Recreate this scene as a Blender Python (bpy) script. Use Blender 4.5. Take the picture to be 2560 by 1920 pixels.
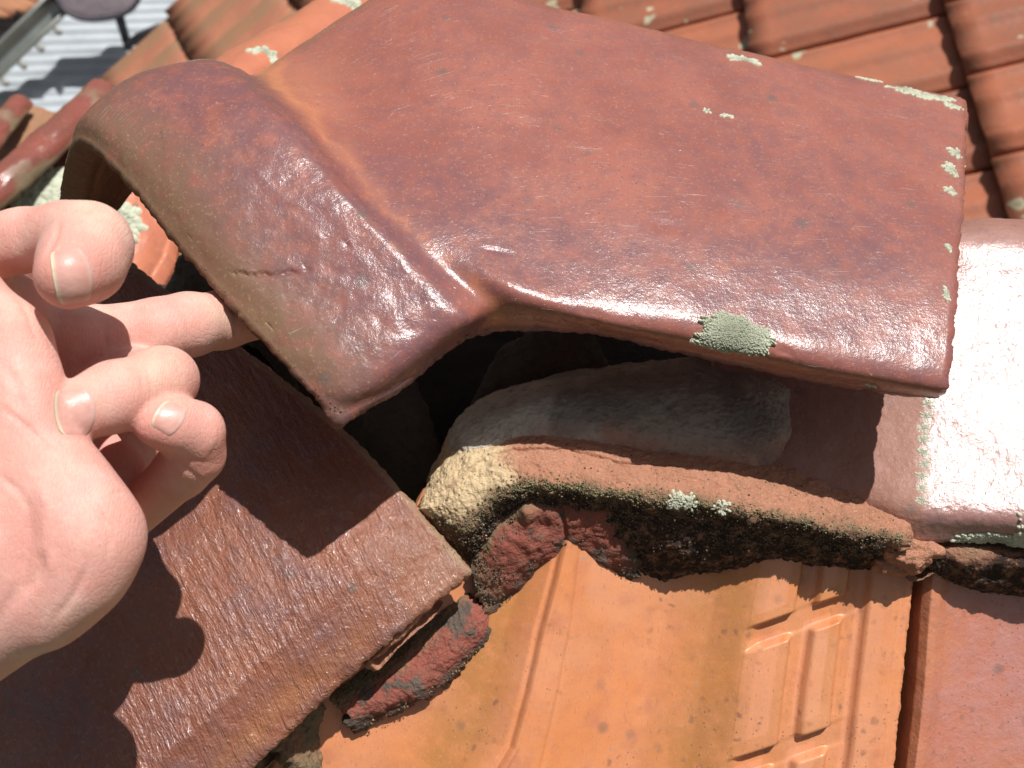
import bpy, math, random
import numpy as np
from mathutils import Vector
from mathutils.bvhtree import BVHTree

for o in list(bpy.data.objects):
    bpy.data.objects.remove(o, do_unlink=True)
S = bpy.context.scene
COL = S.collection
rnd = random.Random(7)

# ------------------------------------------------------------------ camera
PITCH = math.radians(50)
F_PX = 2745.0
CAM = np.array([0.0, -0.30, 7.0])
RT = np.array([1.0, 0, 0])
FW = np.array([0, math.cos(PITCH), -math.sin(PITCH)])
UP = np.array([0, math.sin(PITCH), math.cos(PITCH)])
cd = bpy.data.cameras.new('camera')
cam = bpy.data.objects.new('camera', cd)
COL.objects.link(cam)
cam.location = CAM
cam.rotation_euler = (math.radians(90) - PITCH, 0, 0)
cd.sensor_width = 36.0
cd.lens = F_PX / 2560 * 36.0
cd.clip_start = 0.01
cd.clip_end = 500
cd.dof.use_dof = True
cd.dof.focus_distance = 0.362
cd.dof.aperture_fstop = 20
S.camera = cam

# ------------------------------------------------------------------ sun + sky
Lc = np.array([0.25, 0.70, 0.67])
Lc /= np.linalg.norm(Lc)
SUN = Lc[0] * RT + Lc[1] * UP - Lc[2] * FW
sd = bpy.data.lights.new('sun', 'SUN')
sd.energy = 4.6
sd.angle = math.radians(0.53)
sd.color = (1.0, 0.975, 0.94)
sun = bpy.data.objects.new('sun', sd)
COL.objects.link(sun)
sun.location = (0, 0, 12)
sun.rotation_euler = Vector(SUN).to_track_quat('Z', 'Y').to_euler()
W = bpy.data.worlds.new('World')
S.world = W
W.use_nodes = True
wn = W.node_tree.nodes
bg = wn['Background']
sky = wn.new('ShaderNodeTexSky')
sky.sky_type = 'NISHITA'
sky.sun_disc = False
sky.dust_density = 3.0
sky.ozone_density = 0.6
sky.sun_elevation = math.asin(SUN[2])
sky.sun_rotation = math.atan2(SUN[0], SUN[1])
bg.inputs['Strength'].default_value = 0.05
hs = wn.new('ShaderNodeHueSaturation')
hs.inputs['Saturation'].default_value = 0.45
W.node_tree.links.new(sky.outputs[0], hs.inputs['Color'])
W.node_tree.links.new(hs.outputs[0], bg.inputs['Color'])
S.view_settings.view_transform = 'Standard'
S.view_settings.look = 'None'
S.view_settings.exposure = 0.28
S.view_settings.gamma = 1
S.view_settings.use_curve_mapping = False


# ------------------------------------------------------------------ helpers
def P(px, py, d):
    """point seen along the direction (px, py) of the 2560 x 1920 frame, d metres deep"""
    return CAM + RT * ((px - 1280) / F_PX * d) + UP * (-(py - 960) / F_PX * d) + FW * d


def Parr(a):
    a = np.asarray(a, float)
    d = a[..., 2:3]
    return CAM + RT * ((a[..., 0:1] - 1280) / F_PX * d) + UP * (-(a[..., 1:2] - 960) / F_PX * d) + FW * d


def srgb(r, g, b):
    f = lambda c: c / 12.92 if c <= 0.04045 else ((c + 0.055) / 1.055) ** 2.4
    return (f(r / 255), f(g / 255), f(b / 255), 1)


_rs = np.random.RandomState(3)
_perm = np.concatenate([_rs.permutation(256)] * 3)
_g3 = _rs.normal(size=(256, 3))
_g3 /= np.linalg.norm(_g3, axis=1)[:, None]


def noise(p):
    p = np.asarray(p, float)
    i = np.floor(p).astype(int)
    f = p - i
    i &= 255
    u = f * f * f * (f * (f * 6 - 15) + 10)
    out = 0
    for a in (0, 1):
        for b in (0, 1):
            for c in (0, 1):
                h = _perm[_perm[_perm[(i[..., 0] + a) & 255] + ((i[..., 1] + b) & 255)] + ((i[..., 2] + c) & 255)] & 255
                g = _g3[h]
                d = g[..., 0] * (f[..., 0] - a) + g[..., 1] * (f[..., 1] - b) + g[..., 2] * (f[..., 2] - c)
                w = (u[..., 0] if a else 1 - u[..., 0]) * (u[..., 1] if b else 1 - u[..., 1]) * (u[..., 2] if c else 1 - u[..., 2])
                out = out + d * w
    return out * 1.6


def fbm(p, n=4, gain=0.5):
    s, a = 0, 1.0
    for k in range(n):
        s = s + a * noise(p * (2.03 ** k) + 17.3 * k)
        a *= gain
    return s


def sst(a, b, x):
    t = np.clip((x - a) / (b - a), 0, 1)
    return t * t * (3 - 2 * t)


def tag(o, label=None, cat=None, group=None, kind=None):
    for k, v in (('label', label), ('category', cat), ('group', group), ('kind', kind)):
        if v:
            o[k] = v
    return o


def mesh_obj(name, V, Fq, mat, parent=None, smooth=True, attrs=None, uv=None, centre=True):
    """V (n,3) world; Fq quads (or list of tuples)"""
    V = np.asarray(V, float)
    c = V.mean(0) if centre else np.zeros(3)
    if parent is not None:
        c = np.array(parent.location)
    me = bpy.data.meshes.new(name)
    Fq = [tuple(int(i) for i in f) for f in Fq] if not isinstance(Fq, np.ndarray) else Fq.tolist()
    me.from_pydata((V - c).tolist(), [], Fq)
    if smooth:
        me.polygons.foreach_set('use_smooth', [True] * len(me.polygons))
    for nm, arr in (attrs or {}).items():
        at = me.color_attributes.new(nm, 'FLOAT_COLOR', 'POINT')
        buf = np.ones((len(V), 4))
        arr = np.asarray(arr, float)
        buf[:, :arr.shape[1]] = arr
        at.data.foreach_set('color', buf.ravel())
    if uv is not None:
        ul = me.uv_layers.new(name='UVMap')
        li = np.zeros(len(me.loops), int)
        me.loops.foreach_get('vertex_index', li)
        ul.data.foreach_set('uv', np.asarray(uv, float)[li].ravel())
    me.materials.append(mat)
    o = bpy.data.objects.new(name, me)
    if parent is not None:
        o.parent = parent
        o.location = (0, 0, 0)
    else:
        o.location = c
    COL.objects.link(o)
    return o


def empty(name, loc):
    o = bpy.data.objects.new(name, None)
    o.empty_display_size = 0.02
    COL.objects.link(o)
    o.location = loc
    return o


def cr_eval(C, n):
    """C (m, ...) control values, open Catmull-Rom resampled to n"""
    m = C.shape[0]
    Cp = np.concatenate([[2 * C[0] - C[1]], C, [2 * C[-1] - C[-2]]])
    t = np.linspace(0, m - 1, n)
    i = np.minimum(t.astype(int), m - 2)
    f = (t - i).reshape((-1,) + (1,) * (C.ndim - 1))
    p0, p1, p2, p3 = Cp[i], Cp[i + 1], Cp[i + 2], Cp[i + 3]
    return 0.5 * (2 * p1 + (p2 - p0) * f + (2 * p0 - 5 * p1 + 4 * p2 - p3) * f ** 2 + (3 * p1 - p0 - 3 * p2 + p3) * f ** 3)


def grid_normals(G):
    du = np.gradient(G, axis=0)
    dv = np.gradient(G, axis=1)
    n = np.cross(du, dv)
    n /= np.linalg.norm(n, axis=2)[..., None] + 1e-12
    return n


def resample(ctrl, nu, nv):
    G = Parr(np.array(ctrl, float))
    G = cr_eval(G, nu)
    G = np.swapaxes(cr_eval(np.swapaxes(G, 0, 1), nv), 0, 1)
    return G


def grid_uv(G):
    u = np.concatenate([[0], np.cumsum(np.linalg.norm(np.diff(G[:, G.shape[1] // 2], axis=0), axis=1))])
    v = np.concatenate([[0], np.cumsum(np.linalg.norm(np.diff(G[G.shape[0] // 2], axis=0), axis=1))])
    return np.stack(np.meshgrid(u, v, indexing='ij'), -1)


def shell(name, G, mat, thick=0.011, parent=None, disp=None, mask=None, chip=0.0006, rings=6, square=0.45, back=True, flip=None):
    """thick curved sheet with a rounded, slightly chipped rim. G (nu,nv,3) outer surface"""
    nu, nv = G.shape[:2]
    UV = grid_uv(G)
    N = grid_normals(G)
    if flip is None:
        flip = (N.reshape(-1, 3).mean(0) @ (-FW)) < 0
    if flip:
        N = -N
    a, b = np.meshgrid(np.linspace(0, 1, nu), np.linspace(0, 1, nv), indexing='ij')
    if disp is not None:
        G = G + N * disp(G, a, b, UV)[..., None]
    M = mask(G, a, b, UV) if mask is not None else np.zeros((nu, nv, 3))
    idx = np.arange(nu * nv).reshape(nu, nv)
    quads = np.stack([idx[:-1, :-1], idx[1:, :-1], idx[1:, 1:], idx[:-1, 1:]], -1).reshape(-1, 4)
    loop = np.concatenate([idx[:-1, 0], idx[-1, :-1], idx[:0:-1, -1], idx[0, :0:-1]])
    V = [G.reshape(-1, 3)]
    MV = [M.reshape(-1, 3)]
    UVV = [UV.reshape(-1, 2)]
    Bp = G.reshape(-1, 3)[loop]
    Nn = N.reshape(-1, 3)[loop]
    ctr = G.reshape(-1, 3).mean(0)
    # outward = direction from the neighbouring interior vertex
    ii, jj = np.unravel_index(loop, (nu, nv))
    inn = G[np.clip(ii, 2, nu - 3), np.clip(jj, 2, nv - 3)]
    out = Bp - inn
    out -= (out * Nn).sum(1)[:, None] * Nn
    out /= np.linalg.norm(out, axis=1)[:, None] + 1e-9
    L = len(loop)
    prev = loop
    base = nu * nv
    cnt = base
    faces = [quads if not flip else quads[:, ::-1]]
    r = thick / 2
    ch = fbm(Bp * 260, 3) * chip
    for k in range(1, rings + 1):
        t = math.pi * k / rings
        cx, cy = math.sin(t), 1 - math.cos(t)
        e = square
        cx = cx ** e
        off = Bp + out * (r * 0.55 * cx)[..., None] if False else Bp + out * (r * 0.5 * cx) - Nn * (r * cy)
        off = off + out * (ch + fbm(off * 420, 2) * chip * 0.8)[:, None]
        V.append(off)
        MV.append(M.reshape(-1, 3)[loop])
        UVV.append(UV.reshape(-1, 2)[loop] + np.array([0.0, 0.003 * k]))
        cur = np.arange(cnt, cnt + L)
        q = np.stack([prev, np.roll(prev, -1), np.roll(cur, -1), cur], -1)
        faces.append(q[:, ::-1] if not flip else q)
        prev = cur
        cnt += L
    # back sheet (coarser is fine but keep same topology)
    Bk = (G - N * thick)
    V.append(Bk.reshape(-1, 3))
    MV.append(M.reshape(-1, 3))
    UVV.append(UV.reshape(-1, 2))
    bi = idx + cnt
    bl = loop + cnt
    bq = np.stack([bi[:-1, :-1], bi[1:, :-1], bi[1:, 1:], bi[:-1, 1:]], -1).reshape(-1, 4)
    faces.append(bq[:, ::-1] if not flip else bq)
    q = np.stack([prev, np.roll(prev, -1), np.roll(bl, -1), bl], -1)
    faces.append(q[:, ::-1] if not flip else q)
    o = mesh_obj(name, np.concatenate(V), np.concatenate(faces), mat, parent, attrs={'mask': np.concatenate(MV)}, uv=np.concatenate(UVV))
    return o, G, N, UV


def bvh(o):
    me = o.data
    loc = np.array(o.matrix_world.translation) if o.parent is None else np.array(o.parent.location)
    loc = np.array(o.location) if o.parent is None else np.array(o.parent.location)
    V = np.zeros(len(me.vertices) * 3)
    me.vertices.foreach_get('co', V)
    V = V.reshape(-1, 3) + loc
    return BVHTree.FromPolygons([tuple(v) for v in V], [tuple(p.vertices) for p in me.polygons])


def cast(tree, px, py):
    d = P(px, py, 1.0) - CAM
    h = tree.ray_cast(Vector(CAM), Vector(d).normalized())
    if h[0] is None:
        return None
    n = np.array(h[1])
    if n @ FW > 0:
        n = -n
    return np.array(h[0]), n


# ------------------------------------------------------------------ materials
class NT:
    def __init__(self, name):
        self.m = bpy.data.materials.new(name)
        self.m.use_nodes = True
        self.t = self.m.node_tree
        self.b = self.t.nodes['Principled BSDF']

    def n(self, typ, _p=None, **inp):
        nd = self.t.nodes.new(typ)
        for k, v in (_p or {}).items():
            setattr(nd, k, v)
        for k, v in inp.items():
            key = k.replace('_', ' ') if not k.startswith('i') or not k[1:].isdigit() else int(k[1:])
            self.set(nd.inputs[key], v)
        return nd

    def set(self, sock, v):
        if isinstance(v, bpy.types.NodeSocket):
            self.t.links.new(v, sock)
        else:
            sock.default_value = v

    def noise(self, vec, scale, detail=4, rough=0.55, dist=0.0):
        return self.n('ShaderNodeTexNoise', Vector=vec, Scale=scale, Detail=detail, Roughness=rough, Distortion=dist).outputs['Fac']

    def ramp(self, fac, lo, hi, a=0.0, b=1.0):
        return self.n('ShaderNodeMapRange', {'interpolation_type': 'SMOOTHSTEP'}, Value=fac, i1=lo, i2=hi, i3=a, i4=b).outputs[0]

    def mix(self, fac, a, b, mode='MIX'):
        nd = self.n('ShaderNodeMix', {'data_type': 'RGBA', 'blend_type': mode})
        self.set(nd.inputs[0], fac)
        self.set(nd.inputs[6], a)
        self.set(nd.inputs[7], b)
        return nd.outputs[2]

    def math(self, op, a, b=0.0, clamp=False):
        nd = self.n('ShaderNodeMath', {'operation': op, 'use_clamp': clamp})
        self.set(nd.inputs[0], a)
        self.set(nd.inputs[1], b)
        return nd.outputs[0]

    def coord(self, which='Object', scale=None, rot=None):
        o = self.n('ShaderNodeTexCoord').outputs[which]
        if scale or rot:
            mp = self.n('ShaderNodeMapping', Vector=o)
            if scale:
                mp.inputs['Scale'].default_value = scale
            if rot:
                mp.inputs['Rotation'].default_value = rot
            o = mp.outputs[0]
        return o

    def mask(self):
        a = self.n('ShaderNodeAttribute', {'attribute_name': 'mask'})
        s = self.n('ShaderNodeSeparateColor', Color=a.outputs['Color'])
        return s.outputs

    def bump(self, h, dist, strength=1.0, normal=None):
        nd = self.n('ShaderNodeBump', Height=h, Distance=dist, Strength=strength)
        if normal is not None:
            self.set(nd.inputs['Normal'], normal)
        return nd.outputs[0]

    def out(self, color, rough, normal=None, spec=0.5, **k):
        self.set(self.b.inputs['Base Color'], color)
        self.set(self.b.inputs['Roughness'], rough)
        self.set(self.b.inputs['Specular IOR Level'], spec)
        if normal is not None:
            self.set(self.b.inputs['Normal'], normal)
        for kk, v in k.items():
            self.set(self.b.inputs[kk.replace('_', ' ')], v)
        return self.m


def glaze(name, base, var, mR, mG, mB, rough=0.32, rough_dust=0.6, fine=0.00012, med=0.0003, streak=None, specks=0.5, spec=0.5, coat=0.0,
          fine_scale=1500, speck_col=(0.35, 0.16, 0.07, 1), scratch=0.0, coat_rough=0.2, blots=.55, coat_blue=0.0, stains=0.0):
    """fired clay with a worn glaze: mR dusty (wall shade on orange_clay), mG raw orange, mB dark purple glaze (glare on red_clay) (by painted-on vertex masks)"""
    t = NT(name)
    oc = t.coord('Object')
    M = t.mask()
    n1 = t.noise(oc, 28, 5, 0.6)
    n2 = t.noise(oc, 140, 5, 0.65)
    n3 = t.noise(oc, 700, 3, 0.6)
    c = t.mix(t.ramp(n1, 0.35, 0.65), base, var)
    c = t.mix(t.math('MULTIPLY', t.ramp(n2, 0.42, 0.75), 0.35), c, mB)
    c = t.mix(M['Green'], c, mG)
    c = t.mix(t.math('MULTIPLY', M['Blue'], t.ramp(n2, 0.2, 0.62)), c, mB)
    c = t.mix(t.math('MULTIPLY', M['Red'], t.ramp(n2, 0.15, 0.55)), c, mR)
    # ochre specks, dark pits
    vor = t.n('ShaderNodeTexVoronoi', Vector=oc, Scale=900.0)
    pick = t.n('ShaderNodeSeparateColor', Color=vor.outputs['Color'])
    sp = t.math('MULTIPLY', t.ramp(vor.outputs['Distance'], 0.42, 0.2), t.ramp(pick.outputs[0], 0.80, 0.84))
    c = t.mix(t.math('MULTIPLY', sp, specks), c, speck_col)
    pt = t.math('MULTIPLY', t.ramp(vor.outputs['Distance'], 0.4, 0.2), t.math('MULTIPLY', t.ramp(pick.outputs[1], 0.9, 0.93), t.ramp(n1, .48, .60)))
    c = t.mix(t.math('MULTIPLY', pt, 0.6), c, (0.05, 0.035, 0.035, 1))
    vb = t.n('ShaderNodeTexVoronoi', Vector=oc, Scale=95.0)
    pb = t.n('ShaderNodeSeparateColor', Color=vb.outputs['Color'])
    blot = t.math('MULTIPLY', t.ramp(vb.outputs['Distance'], 0.32, 0.08), t.ramp(pb.outputs[0], 0.86, 0.9))
    c = t.mix(t.math('MULTIPLY', blot, blots), c, (0.10, 0.085, 0.075, 1))
    c = t.mix(t.math('MULTIPLY', t.ramp(n3, 0.55, 0.8), 0.25), c, (0.55, 0.36, 0.30, 1))
    if stains:
        v2 = t.n('ShaderNodeTexVoronoi', Vector=t.n('ShaderNodeVectorMath', {'operation': 'MULTIPLY_ADD'}, i0=t.n('ShaderNodeTexNoise', Vector=oc, Scale=300.0).outputs['Color'], i1=(.004, .004, .004), i2=oc).outputs[0], Scale=260.0)
        p2 = t.n('ShaderNodeSeparateColor', Color=v2.outputs['Color'])
        st = t.math('MULTIPLY', t.ramp(v2.outputs['Distance'], .45, .15), t.ramp(p2.outputs[0], .60, .95))
        st = t.math('MULTIPLY', st, t.ramp(t.noise(oc, 26, 3), .42, .60))
        c = t.mix(t.math('MULTIPLY', st, stains), c, (0.20, 0.10, 0.06, 1))
        fl = t.math('MULTIPLY', t.ramp(v2.outputs['Distance'], .22, .1), t.ramp(p2.outputs[1], .965, .975))
        c = t.mix(fl, c, (0.30, 0.27, 0.2, 1))
        gr = t.ramp(t.noise(t.coord('Object', scale=(1, .25, .25)), 1500, 2, .6), .60, .72)
        c = t.mix(t.math('MULTIPLY', gr, stains * .5), c, (0.30, 0.13, 0.06, 1))
    # relief
    vfac = t.n('ShaderNodeTexVoronoi', {'feature': 'SMOOTH_F1'}, Vector=oc, Scale=fine_scale * 0.55)
    h1 = t.noise(oc, fine_scale, 3, 0.7)
    nrm = t.bump(n2, med * 2)
    nrm = t.bump(n3, med * .45, 1.0, nrm)
    nrm = t.bump(h1, fine * .45, 1.0, nrm)
    nrm = t.bump(vfac.outputs['Distance'], fine * 0.25, 1.0, nrm)
    if streak:
        su = t.n('ShaderNodeMapping', Vector=t.coord('UV', rot=(0, 0, streak[2])))
        su.inputs['Scale'].default_value = streak[0]
        su = su.outputs[0]
        s1 = t.noise(su, 1.0, 4, 0.65)
        nrm = t.bump(s1, streak[1], 1.0, nrm)
        c = t.mix(t.math('MULTIPLY', t.ramp(s1, 0.5, 0.75), 0.3), c, var)
    if scratch:
        su = t.n('ShaderNodeMapping', Vector=t.coord('UV', rot=(0, 0, 0.12)))
        su.inputs['Scale'].default_value = (60, 2600, 1)
        su = su.outputs[0]
        s2 = t.noise(su, 1.0, 2, 0.5)
        area = t.ramp(t.noise(oc, 45, 2), 0.5, 0.62)
        line = t.math('MULTIPLY', t.ramp(s2, 0.62, 0.70), area)
        nrm = t.bump(line, scratch, 1.0, nrm)
        c = t.mix(t.math('MULTIPLY', line, 0.5), c, (0.62, 0.42, 0.38, 1))
    r = t.ramp(n2, 0.3, 0.7, rough - 0.05, rough + 0.1)
    nd = t.n('ShaderNodeMix', {'data_type': 'FLOAT'})
    t.set(nd.inputs[0], t.math('MAXIMUM', M['Red'], t.math('MULTIPLY', sp, 0.6)))
    t.set(nd.inputs[2], r)
    t.set(nd.inputs[3], rough_dust)
    if coat:
        coat = t.math('MULTIPLY', t.math('SUBTRACT', 1.0, t.math('ADD', t.math('MULTIPLY', M['Blue'], coat_blue), t.math('MULTIPLY', M['Red'], .85), True)), coat)
        coat = t.math('MULTIPLY', coat, t.ramp(n2, .32, .58, .45, 1.0))
        coat = t.math('MULTIPLY', coat, t.ramp(n3, .30, .50, .35, 1.0))
        t.set(t.b.inputs['Coat Normal'], nrm)
    return t.out(c, nd.outputs[0], nrm, spec=spec, Coat_Weight=coat, Coat_Roughness=coat_rough)


def rough_mat(name, c1, c2, c3, c4=None, s=1.0, spots=0.0, bump=0.0006, rough=0.95, mR=None, mG=None, mB=None, gran=0.5):
    t = NT(name)
    oc = t.coord('Object')
    M = t.mask()
    n1 = t.noise(oc, 40 * s, 6, 0.65)
    n2 = t.noise(oc, 260 * s, 6, 0.7)
    n3 = t.noise(oc, 1300 * s, 3, 0.7)
    c = t.mix(t.ramp(n1, 0.35, 0.65), c1, c2)
    if mR:
        c = t.mix(M['Red'], c, mR)
    if mG:
        c = t.mix(M['Green'], c, mG)
    if 1:
        c = t.mix(t.math('MULTIPLY', t.ramp(n2, 0.5, 0.68), gran), c, c3)
    if c4:
        c = t.mix(t.math('MULTIPLY', t.ramp(n3, 0.55, 0.7), gran), c, c4)
    if mB:
        c = t.mix(t.math('MULTIPLY', M['Blue'], t.ramp(t.math('ADD', n2, t.math('MULTIPLY', n3, .3)), .95, 0.60)), c, mB)
    if spots:
        wc = t.n('ShaderNodeNewGeometry').outputs['Position']
        dn = t.n('ShaderNodeTexNoise', Vector=wc, Scale=45.0, Detail=4.0)
        vv_ = t.n('ShaderNodeVectorMath', {'operation': 'MULTIPLY_ADD'}, i0=dn.outputs['Color'], i1=(.03, .03, .03), i2=wc)
        vo = t.n('ShaderNodeTexVoronoi', Vector=vv_.outputs[0], Scale=19.0)
        pk = t.n('ShaderNodeSeparateColor', Color=vo.outputs['Color'])
        rad = t.math('MULTIPLY', pk.outputs[1], .30)
        q = t.math('SUBTRACT', vo.outputs['Distance'], rad)
        m1 = t.math('MULTIPLY', t.ramp(q, .06, .02), t.ramp(pk.outputs[0], 1 - spots, 1 - spots + .03))
        c = t.mix(t.math('MULTIPLY', m1, .9), c, (0.46, 0.44, 0.30, 1))
        m2 = t.math('MULTIPLY', t.ramp(q, -.04, -.09), m1)
        c = t.mix(t.math('MULTIPLY', m2, .8), c, (0.24, 0.22, 0.15, 1))
    nrm = t.bump(n1, bump * 6)
    nrm = t.bump(n2, bump * 2, 1.0, nrm)
    nrm = t.bump(n3, bump * 0.7, 1.0, nrm)
    return t.out(c, rough, nrm, spec=0.25)


def plain(name, c, rough=0.6, metal=0.0, bump=0.0, var=0.15, scale=60):
    t = NT(name)
    oc = t.coord('Object')
    n = t.noise(oc, scale, 5, 0.6)
    dark = tuple(x * (1 - var * 2) for x in c[:3]) + (1,)
    col = t.mix(t.ramp(n, 0.35, 0.7), c, dark)
    nrm = t.bump(n, bump) if bump else None
    return t.out(col, rough, nrm, Metallic=metal)


MAROON = (0.235, 0.075, 0.056, 1)
MAROON2 = (0.30, 0.10, 0.07, 1)
PURPLE = (0.130, 0.058, 0.068, 1)
ORANGE = (0.44, 0.16, 0.08, 1)
DUST = (0.165, 0.098, 0.055, 1)
m_lift = glaze('maroon_glazed_clay', MAROON, MAROON2, DUST, ORANGE, PURPLE, rough=0.55, spec=.25, fine=0.00012, med=0.00014, scratch=0.00012, coat=1.0, coat_rough=.19, coat_blue=.6, fine_scale=1900)
m_hip = glaze('brown_glazed_clay', (0.20, 0.068, 0.038, 1), (0.24, 0.088, 0.05, 1), (0.30, 0.19, 0.12, 1), (0.34, 0.14, 0.05, 1), (0.13, 0.07, 0.075, 1),
              rough=0.55, spec=.25, fine=0.0002, med=0.0006, streak=((330, 70, 1), 0.0016, -0.30), specks=0.3, coat=1.0, coat_rough=.1)
m_ridge = glaze('weathered_ridge_clay', (0.30, 0.15, 0.13, 1), (0.36, 0.19, 0.16, 1), (0.27, 0.12, 0.08, 1), (0.25, 0.14, 0.1, 1), (0.16, 0.085, 0.09, 1),
                rough=0.30, rough_dust=0.75, fine=0.00022, med=0.0003, specks=0.5, spec=.8, coat=.55, coat_rough=.2)
m_orange = glaze('orange_clay', (0.62, 0.225, 0.085, 1), (0.62, 0.25, 0.12, 1), (0.36, 0.16, 0.035, 1), (0.62, 0.27, 0.14, 1), (0.42, 0.15, 0.09, 1),
                 rough=0.38, stains=.8, coat=.3, coat_rough=.3, rough_dust=0.5, fine=0.00006, med=0.00008, specks=0.12, speck_col=(0.75, 0.5, 0.2, 1), blots=.45)
m_red = glaze('red_clay', (0.47, 0.17, 0.085, 1), (0.44, 0.15, 0.09, 1), (0.34, 0.15, 0.05, 1), (0.48, 0.19, 0.09, 1), (0.43, 0.19, 0.16, 1),
              rough=0.40, rough_dust=0.5, stains=.5, fine=0.0002, med=0.0003, specks=0.2, coat=1.0, coat_rough=.3)
m_bed = rough_mat('pink_mortar', (0.43, 0.20, 0.125, 1), (0.36, 0.165, 0.10, 1), (0.26, 0.15, 0.10, 1), (0.62, 0.42, 0.27, 1), bump=0.0006,
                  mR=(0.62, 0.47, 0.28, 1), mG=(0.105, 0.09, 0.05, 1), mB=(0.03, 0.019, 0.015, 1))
m_slab = rough_mat('red_painted_mortar', (0.28, 0.085, 0.06, 1), (0.24, 0.075, 0.055, 1), (0.13, 0.10, 0.075, 1), (0.25, 0.18, 0.12, 1), bump=0.0005,
                   mR=(0.10, 0.085, 0.07, 1), mG=(0.24, 0.19, 0.10, 1), mB=(0.07, 0.055, 0.045, 1))
m_grey = rough_mat('grey_mortar', (0.27, 0.225, 0.175, 1), (0.34, 0.28, 0.215, 1), (0.14, 0.12, 0.10, 1), (0.42, 0.37, 0.30, 1), bump=0.0005,
                   mR=(0.42, 0.22, 0.15, 1), mG=(0.62, 0.56, 0.46, 1), mB=(0.12, 0.1, 0.09, 1))
m_grey_shaded = rough_mat('shaded_grey_mortar', (0.10, 0.085, 0.07, 1), (0.13, 0.11, 0.09, 1), (0.06, 0.05, 0.045, 1), bump=0.0006)  # darker copy of the grey mortar, cavity shade put into its colour
m_dark = rough_mat('dark_block_sheet', (0.035, 0.027, 0.022, 1), (0.05, 0.035, 0.028, 1), (0.02, 0.018, 0.016, 1), bump=0.0006)
m_far = rough_mat('weathered_roof_clay', (0.34, 0.11, 0.06, 1), (0.27, 0.10, 0.06, 1), (0.16, 0.125, 0.08, 1), (0.25, 0.22, 0.15, 1), s=0.3, spots=.75, bump=0.0004, rough=0.45, gran=0.45)
m_far2 = rough_mat('mossy_roof_clay', (0.33, 0.15, 0.085, 1), (0.27, 0.15, 0.085, 1), (0.19, 0.15, 0.095, 1), (0.42, 0.15, 0.08, 1), s=0.25, bump=0.0004, rough=0.6, gran=0.7)

m_far2b = rough_mat('reddish_mossy_roof_clay', (0.42, 0.17, 0.095, 1), (0.34, 0.14, 0.085, 1), (0.24, 0.17, 0.11, 1), (0.46, 0.16, 0.085, 1), s=0.2, bump=0.0004, rough=0.6, gran=0.6)


def lichen_mat(name, tip, core):
    t = NT(name)
    M = t.mask()
    oc = t.coord('Object')
    c = t.mix(M['Red'], core, tip)
    n = t.noise(oc, 2500, 3, 0.6)
    c = t.mix(t.math('MULTIPLY', t.ramp(n, 0.45, 0.7), 0.35), c, (0.28, 0.28, 0.2, 1))
    return t.out(c, 0.95, t.bump(n, 0.0002), spec=0.15)


m_lichen = lichen_mat('pale_lichen', (0.52, 0.54, 0.42, 1), (0.24, 0.24, 0.18, 1))
m_lichen_g = lichen_mat('grey_green_lichen', (0.50, 0.52, 0.40, 1), (0.25, 0.265, 0.19, 1))
m_moss = lichen_mat('moss', (0.27, 0.23, 0.12, 1), (0.075, 0.07, 0.035, 1))
m_soil = lichen_mat('dark_soil', (0.20, 0.15, 0.10, 1), (0.05, 0.04, 0.035, 1))

# ------------------------------------------------------------------ ground far below
g = 90.0
mesh_obj('ground', [(-g, -g, 0), (g, -g, 0), (g, g, 0), (-g, g, 0)], [(0, 1, 2, 3)], plain('dry_lawn', (0.11, 0.12, 0.05, 1), 0.95, bump=0.02, scale=3), smooth=False)
tag(bpy.data.objects['ground'], 'dry lawn far below the roofs', 'ground', kind='structure')


# ------------------------------------------------------------------ lifted apex tile
LIFT = [
 [(150,560,.440),(158,440,.408),(203,345,.374),(335,462,.357),(462,620,.349),(622,798,.3405),(778,968,.3352),(850,1042,.3364)],
 [(225,500,.445),(205,360,.410),(225,280,.374),(375,400,.356),(525,580,.347),(700,780,.3395),(860,958,.334),(912,1014,.3392)],
 [(350,350,.445),(320,240,.412),(335,196,.382),(490,330,.359),(645,520,.349),(820,730,.3425),(970,903,.337),(1005,968,.3450)],
 [(500,260,.445),(485,175,.415),(510,152,.392),(630,260,.365),(795,455,.353),(965,670,.3465),(1085,832,.3415),(1103,895,.353)],
 [(570,260,.447),(575,190,.420),(598,172,.398),(710,280,.369),(862,470,.355),(1015,650,.348),(1158,790,.344),(1168,850,.356)],
 [(640,260,.450),(640,190,.425),(668,196,.407),(775,305,.378),(925,485,.362),(1070,635,.353),(1215,755,.351),(1225,828,.360)],
 [(760,170,.455),(770,100,.434),(800,130,.414),(900,290,.384),(1045,470,.364),(1180,620,.353),(1310,750,.3475),(1320,826,.359)],
 [(1050,20,.462),(1060,-60,.442),(1110,0,.420),(1195,210,.390),(1305,420,.368),(1405,610,.354),(1500,762,.3475),(1500,838,.358)],
 [(1420,80,.47),(1410,24,.447),(1430,75,.427),(1500,260,.397),(1575,455,.374),(1640,640,.358),(1700,795,.3505),(1700,880,.361)],
 [(1790,160,.475),(1780,108,.453),(1795,155,.433),(1835,325,.402),(1875,510,.379),(1905,690,.363),(1935,848,.3545),(1935,932,.365)],
 [(2130,240,.475),(2120,188,.458),(2130,228,.440),(2140,380,.409),(2150,560,.385),(2150,740,.369),(2148,893,.3595),(2145,972,.370)],
 [(2404,290,.475),(2400,243,.462),(2403,290,.447),(2400,430,.416),(2392,600,.392),(2378,780,.375),(2355,930,.3655),(2335,996,.376)],
]
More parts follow.
